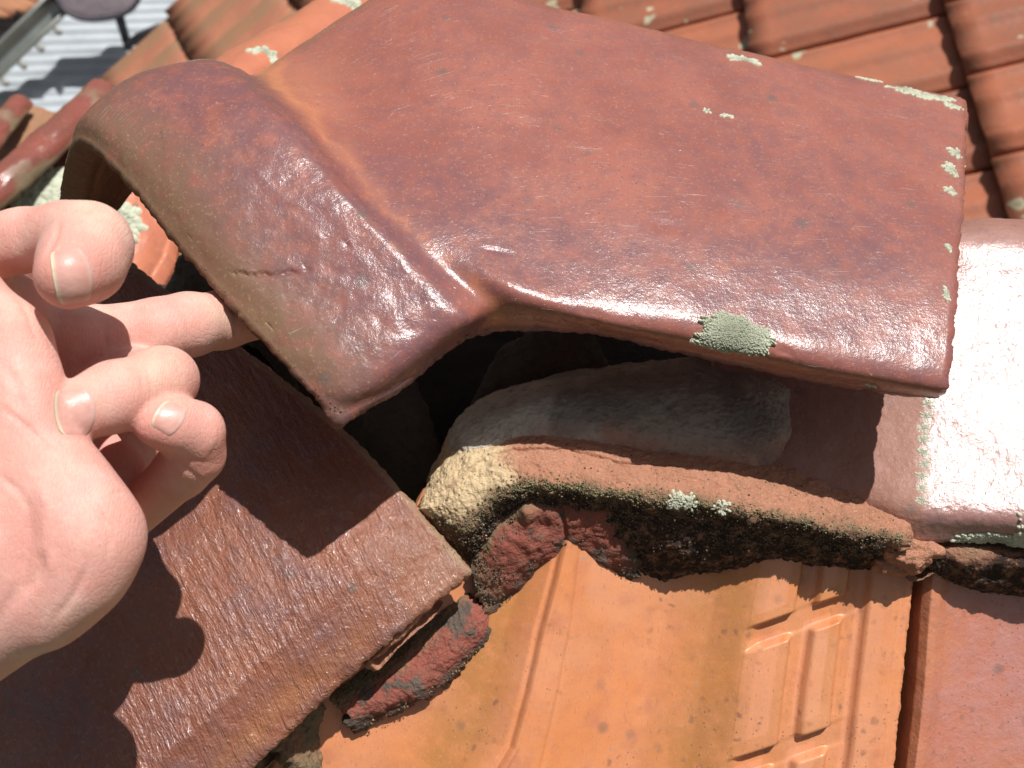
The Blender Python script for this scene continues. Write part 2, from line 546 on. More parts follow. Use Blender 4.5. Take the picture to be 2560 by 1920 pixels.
for _i, _d in ((6, .0008), (7, .003), (8, .004), (9, .003), (10, .001), (11, -.003)):
    LIFT[_i] = [(x, y, d + _d) for (x, y, d) in LIFT[_i]]
for _i in range(6, 12):
    LIFT[_i] = [(x, y, d + (.005, .008, .0095, .0078, .0055, .0026, 0, 0)[_v]) for _v, (x, y, d) in enumerate(LIFT[_i])]
for _i in range(7, 12):
    LIFT[_i] = [(x, y + (32 if _v == 6 else 0), d - .001 * (_i - 7) - (.0004 if _v == 6 else .002 if _v == 7 else 0)) for _v, (x, y, d) in enumerate(LIFT[_i])]
for _i in range(6, 12):
    LIFT[_i] = [(x, y, d - .0017 * max(0, _i - 7)) for (x, y, d) in LIFT[_i]]
    x5, y5, d5 = LIFT[_i][5]
    x6, y6, d6 = LIFT[_i][6]
    f_ = 118 / max(118, y6 - y5)
    LIFT[_i][5] = (x6 + (x5 - x6) * f_, y6 - 118, d6 + .0058)
    x4, y4, d4 = LIFT[_i][4]
    x3, y3, d3 = LIFT[_i][3]
    y4n = y4 * .55 + (y6 - 118) * .45 - 60
    LIFT[_i][4] = (x4 * .6 + LIFT[_i][5][0] * .4, y4n, d6 + .0058 + (y6 - 118 - y4n) / F_PX * .37 * .62)
GL = resample(LIFT, 460, 300)


def d_lift(G, a, b, UV):
    q = G * 1.0
    h = fbm(q * 22, 2) * 0.0007 + fbm(q * 75, 2) * 0.00010
    h += 0.00010 * fbm(q * 260, 3) * np.clip(1.0 - a * 1.6, 0.15, 1)
    col = sst(0.42, 0.36, a)
    h += col * fbm(q * np.array([120, 120, 120]), 2) * 0.00022
    # long shallow pressing line on the body
    h += 0.00022 * np.exp(-((b - 0.50 + 0.10 * (a - .6)) / 0.012) ** 2) * sst(.5, .56, a) * sst(.82, .7, a)
    # shallow dents
    for (da, db, s, k) in ((.80, .55, .02, -.0007), (.93, .52, .02, -.0006), (.66, .47, .012, .0005), (.74, .60, .016, -.0005), (.57, .70, .012, -.0004)):
        h += k * np.exp(-(((a - da) / s) ** 2 + ((b - db) / (s * .7)) ** 2))
    # crack on the collar
    line = np.abs((b - 0.66) - 0.35 * (a - 0.13) - 0.004 * fbm(q * 300, 2))
    h -= 0.0012 * np.exp(-(line / 0.0022) ** 2) * sst(.055, .07, a) * sst(.20, .15, a)
    for k in range(16):
        pa, pb = rnd.random(), 0.25 + rnd.random() * 0.72
        s = rnd.uniform(.002, .0045)
        h -= rnd.uniform(.0002, .0005) * np.exp(-(((a - pa) / s) ** 2 + ((b - pb) / (s * 1.6)) ** 2))
    # pitted lip on the right
    h -= 0.0005 * sst(.3, .8, noise(q * 160)) * sst(.80, .86, b) * sst(.55, .62, a)
    h += -0.0006 * sst(.35, .9, noise(q * 90 + 5)) * sst(.90, .95, b)
    return h


def k_lift(G, a, b, UV):
    nz = fbm(G * 60, 3) * 0.04
    nz2 = fbm(G * 18, 2) * 0.12
    dust = sst(0.24, 0.03, a + nz * .8) * (0.9 + nz2) * (1 - .6 * sst(.72, .95, b))
    lipm = sst(0.975, 0.99, b)
    colr = sst(0.44, 0.38, a + nz)
    purple = colr * (0.85 + nz2) + 0.85 * sst(0.40, 0.7, b + nz2 * 1.5) * sst(.90, .76, b + nz2 * .3) * (1 - colr)
    orange = np.exp(-((a - 0.462 - .01 * b + nz * .8) / 0.022) ** 2) * (0.75 - 0.3 * b) * (1 + 2.5 * nz2) + 0.6 * sst(0.60, 0.46, a + nz2 * .3) * sst(.5, .2, b + nz2) * sst(.42, .47, a)
    return np.stack([np.clip(dust, 0, 1), np.clip(orange, 0, 1), np.clip(purple * .85 + lipm, 0, 1)], -1)


lifted, GLo, NLo, _ = shell('lifted_ridge_tile', GL, m_lift, 0.0115, disp=d_lift, mask=k_lift, chip=0.0007)
tag(lifted, 'large maroon glazed ridge tile with a raised collar, lifted off its mortar by a finger', 'ridge tile')

# ------------------------------------------------------------------ right ridge cap
RC = [
 [(1780,700,.475),(1780,740,.455),(1790,820,.435),(1800,900,.424),(1810,1010,.413),(1820,1110,.405),(1830,1200,.400),(1830,1290,.402)],
 [(2050,630,.475),(2050,690,.452),(2060,790,.433),(2070,880,.4235),(2075,1000,.411),(2080,1110,.402),(2080,1220,.397),(2080,1290,.402)],
 [(2300,570,.460),(2300,610,.4275),(2300,740,.418),(2295,860,.4105),(2290,1000,.4015),(2282,1150,.3925),(2275,1270,.386),(2275,1345,.390)],
 [(2450,545,.455),(2450,590,.4255),(2450,730,.4155),(2450,860,.4075),(2445,1000,.3985),(2440,1150,.3895),(2440,1285,.382),(2440,1345,.388)],
 [(2620,550,.450),(2620,600,.4215),(2620,740,.412),(2620,870,.404),(2620,1010,.395),(2620,1160,.3855),(2620,1300,.378),(2620,1362,.385)],
 [(3000,570,.440),(3000,620,.412),(3000,760,.403),(3000,890,.395),(3000,1030,.386),(3000,1180,.377),(3000,1330,.368),(3000,1390,.375)],
]
GR = resample(RC, 220, 170)


def k_rc(G, a, b, UV):
    x = (G - CAM) @ RT / ((G - CAM) @ FW) * F_PX + 1280
    nz = fbm(G * 200, 3) * 14
    raw = sst(2330, 2290, x + nz)
    lip = sst(.86, .93, b)
    return np.stack([raw, 0 * a, lip * .9], -1)


ridge, _, _, _ = shell('ridge_cap', GR, m_ridge, 0.012, disp=lambda G, a, b, UV: fbm(G * 30, 3) * .0006 + fbm(G * 500, 2) * .00012, mask=k_rc)
tag(ridge, 'ridge cap glaring white in the sun beside the lifted tile, its socket end rough red', 'ridge tile')

# ------------------------------------------------------------------ hip cap lower left
HC = [
 [(1165,1425,.387),(1060,1305,.389),(950,1180,.393),(840,1070,.398),(700,955,.405),(420,740,.424),(200,560,.44)],
 [(1040,1530,.380),(930,1400,.380),(820,1290,.384),(700,1180,.390),(570,1070,.398),(280,850,.413),(60,680,.43)],
 [(900,1648,.3765),(790,1520,.375),(680,1410,.379),(560,1300,.385),(430,1190,.393),(150,970,.405),(-60,800,.42)],
 [(760,1782,.373),(650,1655,.371),(530,1530,.375),(400,1420,.381),(280,1300,.389),(0,1090,.400),(-220,920,.412)],
 [(610,1925,.370),(500,1800,.367),(380,1680,.371),(250,1560,.377),(120,1430,.384),(-170,1220,.395),(-400,1050,.405)],
 [(390,2140,.365),(270,2010,.362),(150,1890,.366),(20,1760,.371),(-120,1640,.378),(-430,1420,.388),(-680,1220,.40)],
 [(60,2480,.355),(-60,2350,.352),(-180,2230,.356),(-310,2100,.361),(-450,1980,.368),(-760,1760,.378),(-1010,1560,.39)],
]
HC = [[(x, y, d + (0, .002, .0045, .0075, .0105, .014, .017)[j]) for j, (x, y, d) in enumerate(r)] for r in HC]
GH = resample(HC, 340, 300)


def k_hc(G, a, b, UV):
    n1 = fbm(G * 45, 3) * .08
    edge = np.exp(-((b - 0.055 + n1 * .3) / 0.03) ** 2)
    orange = edge * sst(.25, .5, a + n1 * 2) * .4 * (1 + 5 * n1)
    dust = np.maximum(sst(0.012, 0.0, a), .0) * .8 + .25 * sst(.3, .0, b) * sst(.3, 0, a)
    purple = sst(-.2, .6, fbm(G * 25, 3)) * .5 + .35 * sst(.5, 1, a)
    return np.stack([np.clip(dust, 0, 1), np.clip(orange, 0, 1), np.clip(purple, 0, 1)], -1)


def d_hc(G, a, b, UV):
    h = fbm(G * 25, 3) * .0007 + fbm(G * 120, 2) * .00025
    h += .0012 * np.exp(-((b - .16) / .02) ** 2) * sst(.15, .3, a) * 0.5
    h -= .0010 * sst(.15, .7, fbm(G * 130, 2)) * sst(.02, .0, b) * sst(.3, .4, a)
    return h


hip, _, _, _ = shell('hip_cap', GH, m_hip, 0.009, disp=d_hc, mask=k_hc, chip=.0006)
tag(hip, 'flat brown glazed hip cap with streaky sparkling surface under the hand', 'hip tile')


# ------------------------------------------------------------------ mortar bed
def bumpy(k1=.0012, k2=.0006, k3=.0003):
    return lambda G, a, b, UV: fbm(G * 45, 3) * k1 + fbm(G * 190, 3) * k2 + fbm(G * 700, 3) * k3


BED = [
 [(1075,1160,.425),(1066,1215,.410),(1058,1248,.400),(1066,1272,.396),(1085,1300,.397),(1110,1340,.402),(1150,1400,.412),(1180,1440,.425)],
 [(1120,1090,.425),(1118,1150,.405),(1128,1205,.396),(1145,1260,.3905),(1165,1320,.3895),(1190,1370,.3965),(1210,1420,.412),(1230,1450,.430)],
 [(1200,1020,.425),(1205,1085,.404),(1215,1130,.396),(1235,1180,.390),(1250,1235,.3865),(1265,1285,.393),(1280,1350,.408),(1290,1420,.432)],
 [(1330,990,.425),(1330,1070,.402),(1340,1115,.395),(1350,1160,.3895),(1360,1215,.3845),(1370,1260,.391),(1380,1340,.4035),(1390,1420,.428)],
 [(1550,1000,.43),(1550,1090,.404),(1550,1140,.3955),(1550,1185,.3895),(1550,1238,.383),(1555,1290,.389),(1560,1370,.3995),(1560,1450,.417)],
 [(1750,1030,.43),(1750,1110,.406),(1750,1160,.3965),(1750,1210,.3895),(1750,1262,.3825),(1755,1315,.389),(1760,1395,.3995),(1760,1452,.415)],
 [(1930,1070,.43),(1930,1150,.406),(1930,1190,.398),(1930,1238,.390),(1930,1290,.3825),(1930,1340,.389),(1930,1395,.3985),(1930,1420,.412)],
 [(2120,1130,.43),(2115,1190,.407),(2115,1225,.398),(2110,1270,.390),(2105,1325,.3815),(2105,1365,.387),(2110,1405,.3965),(2110,1435,.412)],
 [(2290,1230,.42),(2270,1255,.402),(2265,1275,.394),(2260,1310,.387),(2255,1345,.381),(2255,1378,.386),(2250,1412,.3955),(2245,1436,.412)],
]
BED = [[(x, y, d - (.004 if i < 7 and j < 4 else .002 if i < 7 and j < 5 else 0)) for j, (x, y, d) in enumerate(r)] for i, r in enumerate(BED)]
GB = resample(BED, 520, 260)


def d_bed(G, a, b, UV):
    h = fbm(G * 45, 3) * .0014 + fbm(G * 190, 3) * .0007 + fbm(G * 700, 3) * .00035
    h += .0012 * np.abs(noise(G * 320)) * sst(.45, .6, b)
    # split between the layers
    crk = np.abs(b - .30 - .035 * fbm(G * 50, 3))
    h -= .0016 * np.exp(-(crk / .006) ** 2) * sst(.05, .15, a) * sst(.62, .5, a)
    return h


def k_bed(G, a, b, UV):
    nz = fbm(G * 90, 3) * .05
    cream = sst(.36, .24, a + nz) * sst(.60, .5, b + nz)
    moss = np.exp(-((b - .585 + nz) / .06) ** 2) * (.75 + 6 * nz)
    moss = np.maximum(moss, sst(.2, .1, a + nz) * sst(.42, .6, b + nz * 2) * .5)
    dark = sst(.55, .66, b + nz) * sst(.02, .1, a) * sst(1.0, .93, a)  # front face darkened, shade of the overhang painted into the colour
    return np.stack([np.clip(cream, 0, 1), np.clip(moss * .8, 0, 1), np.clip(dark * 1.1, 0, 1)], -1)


bed, GBo, NBo, _ = shell('mortar_bed', GB, m_bed, 0.012, disp=d_bed, mask=k_bed, chip=.002)
tag(bed, 'pink and cream mortar bed with a mossy front edge, bared under the lifted tile', 'mortar bed')

# grey core of mortar behind it
CORE = [
 [(1070,1230,.44),(1082,1205,.425),(1100,1190,.412),(1120,1200,.404),(1140,1220,.400)],
 [(1130,1060,.45),(1140,1060,.425),(1160,1085,.406),(1190,1125,.399),(1215,1160,.397)],
 [(1260,980,.45),(1265,975,.425),(1280,1015,.405),(1305,1065,.399),(1330,1110,.399)],
 [(1420,935,.45),(1425,945,.424),(1440,985,.405),(1455,1050,.3985),(1460,1125,.400)],
 [(1640,900,.45),(1640,915,.426),(1640,970,.4075),(1640,1060,.399),(1640,1150,.4005)],
 [(1840,900,.45),(1840,920,.427),(1840,985,.4085),(1842,1080,.3995),(1845,1165,.4005)],
 [(1930,915,.45),(1940,940,.428),(1945,995,.411),(1945,1075,.4005),(1930,1150,.4005)],
 [(1950,925,.46),(1968,950,.435),(1978,1010,.420),(1976,1080,.410),(1950,1140,.407)],
 [(1945,940,.47),(1965,965,.455),(1972,1015,.445),(1970,1075,.435),(1950,1130,.43)],
]
CORE = [[(x, y, d - .0045) for (x, y, d) in r] for r in CORE]
GC = resample(CORE, 330, 160)


def k_core(G, a, b, UV):
    nz = fbm(G * 60, 3) * .12
    return np.stack([sst(.75, .95, b + nz) * .8, sst(.5, .2, a + nz) * .8 + .6 * sst(.80, .9, a), sst(.0, .6, fbm(G * 40, 4)) * .45], -1)  # left end painted paler, sunlight put into the colour


core, _, _, _ = shell('mortar_core', GC, m_grey, 0.012, disp=bumpy(.0012, .0007, .0004), mask=k_core, chip=.002)
tag(core, 'grey block of old mortar in the shade behind the pink bed', 'mortar')

B2 = [
 [(2255,1400,.412),(2262,1385,.402),(2275,1390,.394),(2300,1405,.3915),(2320,1418,.394),(2335,1428,.401),(2340,1436,.412)],
 [(2330,1335,.412),(2335,1345,.400),(2345,1365,.3925),(2355,1395,.3905),(2365,1425,.394),(2375,1450,.400),(2380,1462,.412)],
 [(2450,1330,.412),(2452,1345,.399),(2455,1370,.3915),(2460,1405,.3895),(2462,1440,.394),(2465,1468,.400),(2468,1480,.412)],
 [(2700,1340,.412),(2700,1358,.399),(2700,1385,.3905),(2700,1420,.3885),(2700,1460,.3935),(2700,1490,.400),(2700,1502,.412)],
 [(3000,1350,.412),(3000,1368,.399),(3000,1395,.3905),(3000,1430,.3885),(3000,1470,.3935),(3000,1500,.400),(3000,1512,.412)],
]
GB2 = resample(B2, 200, 90)
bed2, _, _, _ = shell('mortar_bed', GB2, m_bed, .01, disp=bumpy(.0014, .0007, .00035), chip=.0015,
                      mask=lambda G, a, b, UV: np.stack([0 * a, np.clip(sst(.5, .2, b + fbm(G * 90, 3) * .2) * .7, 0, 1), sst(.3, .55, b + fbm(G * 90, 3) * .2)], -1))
tag(bed2, 'dark mossy mortar bed under the front edge of the glaring ridge cap', 'mortar bed')
def lump(name, cx, cy, d, rx, ry, rz, mat, amp=.0016, ang=0.0, n=60, parent=None):
    th = np.linspace(0, np.pi, n)
    ph = np.linspace(0, 2 * np.pi, 2 * n, endpoint=False)
    T, Ph = np.meshgrid(th, ph, indexing='ij')
    D3 = np.stack([np.sin(T) * np.cos(Ph), np.sin(T) * np.sin(Ph), np.cos(T)], -1)
    c0 = P(cx, cy, d)
    ca, sa = math.cos(ang), math.sin(ang)
    e1, e2 = RT * ca - UP * sa, RT * sa + UP * ca
    k = d / F_PX
    Q = c0 + e1 * (D3[..., :1] * rx * k) + e2 * (D3[..., 1:2] * ry * k) - FW * (D3[..., 2:] * rz * k)
    dirv = (Q - c0) / (np.linalg.norm(Q - c0, axis=-1)[..., None] + 1e-9)
    Q = Q + dirv * (fbm(Q * 130, 2) * amp + fbm(Q * 420, 3) * amp * .45)[..., None]
    idx = np.arange(n * 2 * n).reshape(n, 2 * n)
    r = np.roll(idx, -1, 1)
    q = np.stack([idx[:-1], idx[1:], r[1:], r[:-1]], -1).reshape(-1, 4)
    V = Q.reshape(-1, 3)
    return mesh_obj(name, V, q, mat, parent, attrs={'mask': np.zeros((len(V), 3))})


o = lump('mortar_lump', 2262, 1382, .392, 62, 44, 50, m_bed, ang=.25)
lump('nub', 2318, 1374, .3895, 40, 22, 26, m_bed, .0009, .12, 40, o)
lump('nub', 2225, 1415, .395, 48, 26, 40, m_bed, .0012, .1, 40, o)
tag(o, 'pinkish pointed lump of mortar at the right end of the bed, over the dark gap', 'mortar')

# red faced pointing slab, left end of the bed
SL = [
 [(1172,1395,.3985),(1180,1430,.3955),(1192,1470,.3935),(1207,1510,.3935),(1226,1545,.396)],
 [(1205,1345,.3935),(1225,1395,.390),(1245,1430,.389),(1262,1465,.391),(1282,1492,.3945)],
 [(1250,1285,.391),(1272,1335,.3865),(1300,1375,.3875),(1325,1410,.390),(1340,1438,.3945)],
 [(1320,1250,.388),(1340,1290,.3855),(1362,1340,.3880),(1378,1375,.391),(1390,1402,.396)],
 [(1400,1240,.387),(1420,1280,.3865),(1440,1330,.3895),(1450,1370,.3935),(1455,1400,.398)],
 [(1490,1245,.388),(1505,1290,.388),(1515,1340,.3915),(1522,1390,.396),(1530,1430,.401)],
 [(1560,1255,.392),(1575,1300,.3915),(1585,1355,.396),(1590,1410,.400),(1590,1452,.404)],
]
SL = [[(x, y, d + .010 * (1 - i / 6) * (j / 4) + .003) for j, (x, y, d) in enumerate(r)] for i, r in enumerate(SL)]
GS = resample(SL, 200, 150)


def k_sl(G, a, b, UV):
    n = fbm(G * 110, 4)
    moss = sst(.25, .02, b + .15 * n) * sst(.8, .4, a) + sst(.2, 0., a + .1 * n) * .5
    soot = sst(.15, .7, n + .5 * (b - .4) + .3 * (.5 - a)) * .8
    return np.stack([np.clip(soot, 0, 1), np.clip(moss * .8, 0, 1), np.clip(sst(.85, 1, b) * .8 + sst(.85, 1, a), 0, 1)], -1)


slab, _, _, _ = shell('pointing_slab', GS, m_slab, 0.007, disp=lambda G, a, b, UV: fbm(G * 70, 3) * .0012 + fbm(G * 260, 3) * .0005 +
                      .0035 * np.exp(-(((a - .47) / .04) ** 2 + ((b - .17) / .10) ** 2)) - .0018 * np.exp(-(((a - .52) / .05) ** 2 + ((b - .38) / .12) ** 2)) -
                      .0016 * np.exp(-((a - .66 + .1 * b) / .012) ** 2) * sst(.1, .3, b) * sst(.9, .6, b), mask=k_sl, chip=.0022)
tag(slab, 'red painted pointing slab blotched black, hanging at the left end of the bed', 'mortar')

# loose fragment beneath the hip cap
FR = [
 [(838,1738,.392),(858,1768,.389),(880,1802,.389),(898,1826,.392)],
 [(935,1652,.396),(965,1692,.3905),(1000,1740,.389),(1030,1760,.393)],
 [(1040,1555,.401),(1075,1600,.3935),(1110,1650,.391),(1140,1682,.395)],
 [(1145,1450,.406),(1175,1497,.397),(1205,1550,.394),(1224,1592,.397)],
]
FR = [[(x, y, d + .010) for (x, y, d) in r] for r in FR]
GF = resample(FR, 200, 90)


def k_fr(G, a, b, UV):
    n = fbm(G * 100, 4)
    return np.stack([np.clip(sst(.1, .5, n + .5 * (a - .3) * (1 - b)), 0, .9), np.clip(sst(.42, .15, b + .15 * n), 0, 1) * .75, np.clip(sst(.82, .95, b + .05 * n), 0, 1) * .8], -1)


frag, _, _, _ = shell('mortar_fragment', GF, m_slab, 0.010, disp=bumpy(.0012, .0006, .0003), mask=k_fr, chip=.0022)
tag(frag, 'loose oblong mortar fragment with one red face, lying below the brown hip cap', 'mortar')
# pink sliver squeezed under the hip cap
PS = [
 [(905,1650,.386),(925,1650,.382),(945,1645,.383),(950,1640,.390)],
 [(965,1580,.387),(985,1590,.382),(1005,1592,.383),(1010,1590,.390)],
 [(1030,1525,.389),(1045,1535,.3845),(1055,1535,.386),(1060,1530,.392)],
 [(1070,1488,.392),(1078,1492,.389),(1082,1494,.390),(1084,1494,.394)],
]
o, _, _, _ = shell('mortar_sliver', resample(PS, 90, 30), m_bed, 0.006, disp=bumpy(.0007, .0004, .0002), chip=.001)
tag(o, 'thin pink sliver of mortar under the edge of the brown hip cap', 'mortar')
PM = [
 [(560,1990,.40),(600,1900,.392),(660,1860,.388),(740,1900,.392),(790,1990,.40)],
 [(640,1850,.402),(680,1820,.397),(720,1800,.393),(760,1840,.397),(800,1900,.405)],
 [(740,1740,.405),(760,1740,.402),(780,1745,.400),(800,1760,.402),(820,1790,.41)],
]
o, _, _, _ = shell('mortar_clump', resample(PM, 100, 90), m_slab, 0.008, disp=bumpy(.002, .001, .0005), chip=.002, mask=lambda G, a, b, UV: np.stack([sst(-.3, .4, fbm(G * 80, 3)), .6 + 0 * a, 0 * a], -1))
tag(o, 'dark crumbly mortar clump under the hip cap at the bottom edge', 'mortar')

# deeper old mortar lumps, the cavity's shade put into their colour
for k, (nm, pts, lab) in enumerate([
    ('mortar_shade_lump', [[(820,1180,.47),(850,1060,.45),(930,950,.44),(1040,960,.442),(1070,1080,.455)], [(760,1300,.47),(840,1180,.447),(960,1080,.437),(1080,1080,.437),(1120,1180,.45)],
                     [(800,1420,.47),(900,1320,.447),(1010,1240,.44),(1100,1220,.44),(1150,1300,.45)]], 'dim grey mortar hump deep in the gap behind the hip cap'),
    ('mortar_shade_lump', [[(1180,1030,.50),(1240,900,.47),(1350,830,.455),(1470,810,.46),(1520,900,.47)], [(1120,1120,.50),(1200,1010,.462),(1330,930,.452),(1480,920,.455),(1560,980,.47)],
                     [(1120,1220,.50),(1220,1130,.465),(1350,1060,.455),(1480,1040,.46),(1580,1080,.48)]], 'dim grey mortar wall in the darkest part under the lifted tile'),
    ('mortar_shade_lump', [[(420,700,.50),(470,640,.48),(560,640,.47),(640,740,.475),(700,840,.48)], [(400,800,.50),(480,740,.475),(580,740,.465),(680,840,.468),(740,930,.48)],
                     [(420,900,.50),(520,850,.475),(620,850,.468),(700,930,.47),(760,1020,.48)]], 'dark lump put in for the shadow between finger and tile collar')]):  # last lump is a dark filler for the shadow there
    o, _, _, _ = shell(nm, resample(pts, 90, 90), m_grey_shaded, 0.015, disp=bumpy(.002, .001, .0004), chip=.002, mask=lambda G, a, b, UV: np.stack([0 * a, 0 * a, .7 + 0 * a], -1))
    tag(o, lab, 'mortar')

# dark sheet added beneath everything to block light
DK = [[(-900,300,.60),(-300,500,.60),(300,700,.56),(900,760,.53),(1600,760,.53),(2300,760,.53),(3200,700,.53)],
      [(-900,1300,.52),(-300,1300,.50),(300,1300,.49),(900,1250,.485),(1600,1200,.485),(2300,1200,.485),(3200,1200,.485)],
      [(-900,2600,.46),(-300,2600,.46),(300,2500,.46),(900,2500,.46),(1600,2500,.46),(2300,2500,.46),(3200,2500,.46)]]
o, _, _, _ = shell('light_block_sheet', resample(DK, 60, 60), m_dark, 0.02, disp=bumpy(.001, .0005, .0001))
tag(o, 'dark sheet added under the tiles to block light', 'light block', kind='structure')

# ------------------------------------------------------------------ front slope tiles
front = empty('front_roof_slope', P(1700, 1700, .43))
tag(front, 'orange tiled roof slope in the foreground below the mortar bed', 'roof', kind='structure')


def col_at(ys, xs, y):
    return np.interp(y, ys, xs)


YS = np.array([1200, 1300, 1430, 1550, 1700, 1830, 1920, 2060, 2300])


def roof_tile(cols, heights, ny, nx, y0, y1, d0, mat, name, band=None, mask=None, label=None):
    """cols: list of x curves (at YS); heights: mm above the pan for each column (may be a function of row t)"""
    ys = np.linspace(y0, y1, ny)
    ks = np.array([k for k in range(len(cols))], float)
    X = np.stack([[col_at(YS, c, y) for c in cols] for y in ys])          # ny, nc
    H = np.stack([[h(y) if callable(h) else h for h in heights] for y in ys])
    s = np.linspace(0, len(cols) - 1, nx)
    Xd = cr_eval(X.T, nx).T
    Xl = np.stack([np.interp(s, ks, X[i]) for i in range(ny)])
    Hd = np.stack([np.interp(s, ks, H[i]) for i in range(ny)])
    # smooth the height profile a little
    ker = np.array([1, 4, 6, 4, 1.]) / 16
    for _ in range(6):
        Hp = np.pad(Hd, ((0, 0), (2, 2)), mode='edge')
        Hd = sum(ker[k] * Hp[:, k:k + nx] for k in range(5))
    if band is not None:
        Hd = Hd + band(Xl, ys[:, None] + 0 * Xl)
    Y = ys[:, None] + 0 * Xl
    D = d0 + 0.0 * Y
    G = Parr(np.stack([Xl, Y, D], -1))
    G = G - FW * (Hd * 0.001)[..., None]
    G = np.swapaxes(G, 0, 1)

    def dd(G, a, b, UV):
        return fbm(G * 22, 2) * .0005 + fbm(G * 90, 2) * .00012
    o, a_, b_, c_ = shell(name, G, mat, 0.009, parent=front, disp=dd, mask=mask, chip=.0004)
    if label:
        o['label'] = label
    return o


crease = [1425, 1408, 1378, 1345, 1314, 1277, 1223, 1165, 1070]
c2 = [1460, 1452, 1436, 1422, 1392, 1362, 1340, 1315, 1270]
b0 = [1935, 1925, 1908, 1884, 1860, 1846, 1826, 1800, 1755]
b1 = [2262, 2254, 2243, 2230, 2214, 2202, 2192, 2172, 2140]
sh = lambda c, d: [x + d for x in c]
lerp = lambda a, b, t: [p * (1 - t) + q * t for p, q in zip(a, b)]
left = [1090, 1040, 975, 900, 800, 735, 690, 620, 500]
cols = [left, sh(left, 35), lerp(left, crease, .3), lerp(left, crease, .6), lerp(left, crease, .82), crease, lerp(crease, c2, .5), c2,
        lerp(c2, b0, .25), lerp(c2, b0, .5), lerp(c2, b0, .75), lerp(c2, b0, .93), b0, lerp(b0, b1, .5), b1]
hts = [14, 12, 8, 6, 10, 17.5, 18.5, 16.5, 7.5, 3, 6.5, 12.6, 14, 14, 14]


def band(X, Y):
    xb0 = np.interp(Y, YS, b0)
    xb1 = np.interp(Y, YS, b1)
    s = (X - xb0) / (xb1 - xb0)
    e = .022

    def box(a, b):
        return sst(a - e, a + e, s) * sst(b + e, b - e, s)
    h = np.zeros_like(X)
    inside = sst(-.01, .02, s) * sst(1.01, .98, s)
    ups = box(-.2, .215) + box(.355, .56) + box(.715, 1.3)
    # diagonal channel, repeats down the tile
    yy = Y + 128 * (s - .0) - 0.0
    ph = (yy - 1570) / 320.0
    fr = np.abs(ph - np.round(ph)) * 320
    ch = sst(36, 22, fr) * sst(.72, .66, s) * sst(-.16, .02, s)
    h = -3.8 * inside * (1 - np.clip(ups, 0, 1))
    h = np.where(s < .69, h * (1 - ch) - 4.1 * ch * sst(-.16, .02, s), h)
    h += -1.2 * sst(.93, .95, s)
    cx_ = np.interp(Y, YS, crease)
    h += -1.1 * np.exp(-((X - cx_ + 4) / 7) ** 2) + .9 * np.exp(-((X - cx_ - 14) / 9) ** 2)
    c2x = np.interp(Y, YS, c2)
    h += -.5 * np.exp(-((X - c2x) / 6) ** 2)
    return h


def k_or(G, a, b, UV):
    x = a
    n = fbm(G * 40, 3) * .15
    brown = np.exp(-((x - .265 + .2 * n) / .06) ** 2) * 1.2 + np.exp(-((x - .74 + .15 * n) / .07) ** 2) * 1.2  # walls facing away from the sun browned, their shade painted in
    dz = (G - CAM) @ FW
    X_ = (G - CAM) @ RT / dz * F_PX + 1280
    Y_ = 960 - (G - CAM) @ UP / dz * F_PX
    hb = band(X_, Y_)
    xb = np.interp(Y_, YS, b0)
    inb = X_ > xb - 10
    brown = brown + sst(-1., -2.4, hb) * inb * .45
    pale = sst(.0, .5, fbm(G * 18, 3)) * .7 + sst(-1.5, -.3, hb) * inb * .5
    return np.stack([np.clip(brown * (.7 + n), 0, 1) * .8, np.clip(pale, 0, 1), np.clip(sst(.2, .8, fbm(G * 70, 3)) * .4, 0, 1)], -1)


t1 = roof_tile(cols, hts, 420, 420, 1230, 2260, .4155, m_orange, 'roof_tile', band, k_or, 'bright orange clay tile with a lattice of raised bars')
# right hand tile
r0 = [2312, 2300, 2283, 2272, 2262, 2247, 2236, 2220, 2190]
cols2 = [sh(r0, -6), sh(r0, 4), sh(r0, 18), sh(r0, 38), sh(r0, 70), sh(r0, 140), sh(r0, 240), sh(r0, 340), sh(r0, 460), sh(r0, 640), sh(r0, 800)]
hts2 = [0, 9, 12.5, 12, 8.5, 5.5, 5, 6.5, 10, 15, 18]
t2 = roof_tile(cols2, hts2, 220, 260, 1230, 2260, .414, m_red, 'roof_tile', None,
               lambda G, a, b, UV: np.stack([0 * a, sst(.45, .2, a + .1 * fbm(G * 30, 3)) * .5, sst(.3, .7, a + .15 * fbm(G * 30, 3)) * .9], -1), 'darker red glossy tile beyond the dark gap')  # right side tinted pinker, sky and sun glare painted into the colour
# left neighbour, low under the hip cap
l0 = sh(left, -45)
cols3 = [sh(l0, -420), sh(l0, -300), sh(l0, -160), sh(l0, -60), sh(l0, 10), sh(l0, 50)]
t3 = roof_tile(cols3, [0, 0, 0, -2, -6, -9], 120, 120, 1500, 2260, .420, m_orange, 'roof_tile', None, None)

# ------------------------------------------------------------------ background slope behind (upper right)
back = empty('back_roof_slope', P(2300, 300, 1.75))
tag(back, 'red tiled roof slope with lichen spots beyond the lifted tile', 'roof', kind='structure')


def cv(v):
    v = v[0] * RT + v[1] * UP + v[2] * FW
    return v / np.linalg.norm(v)


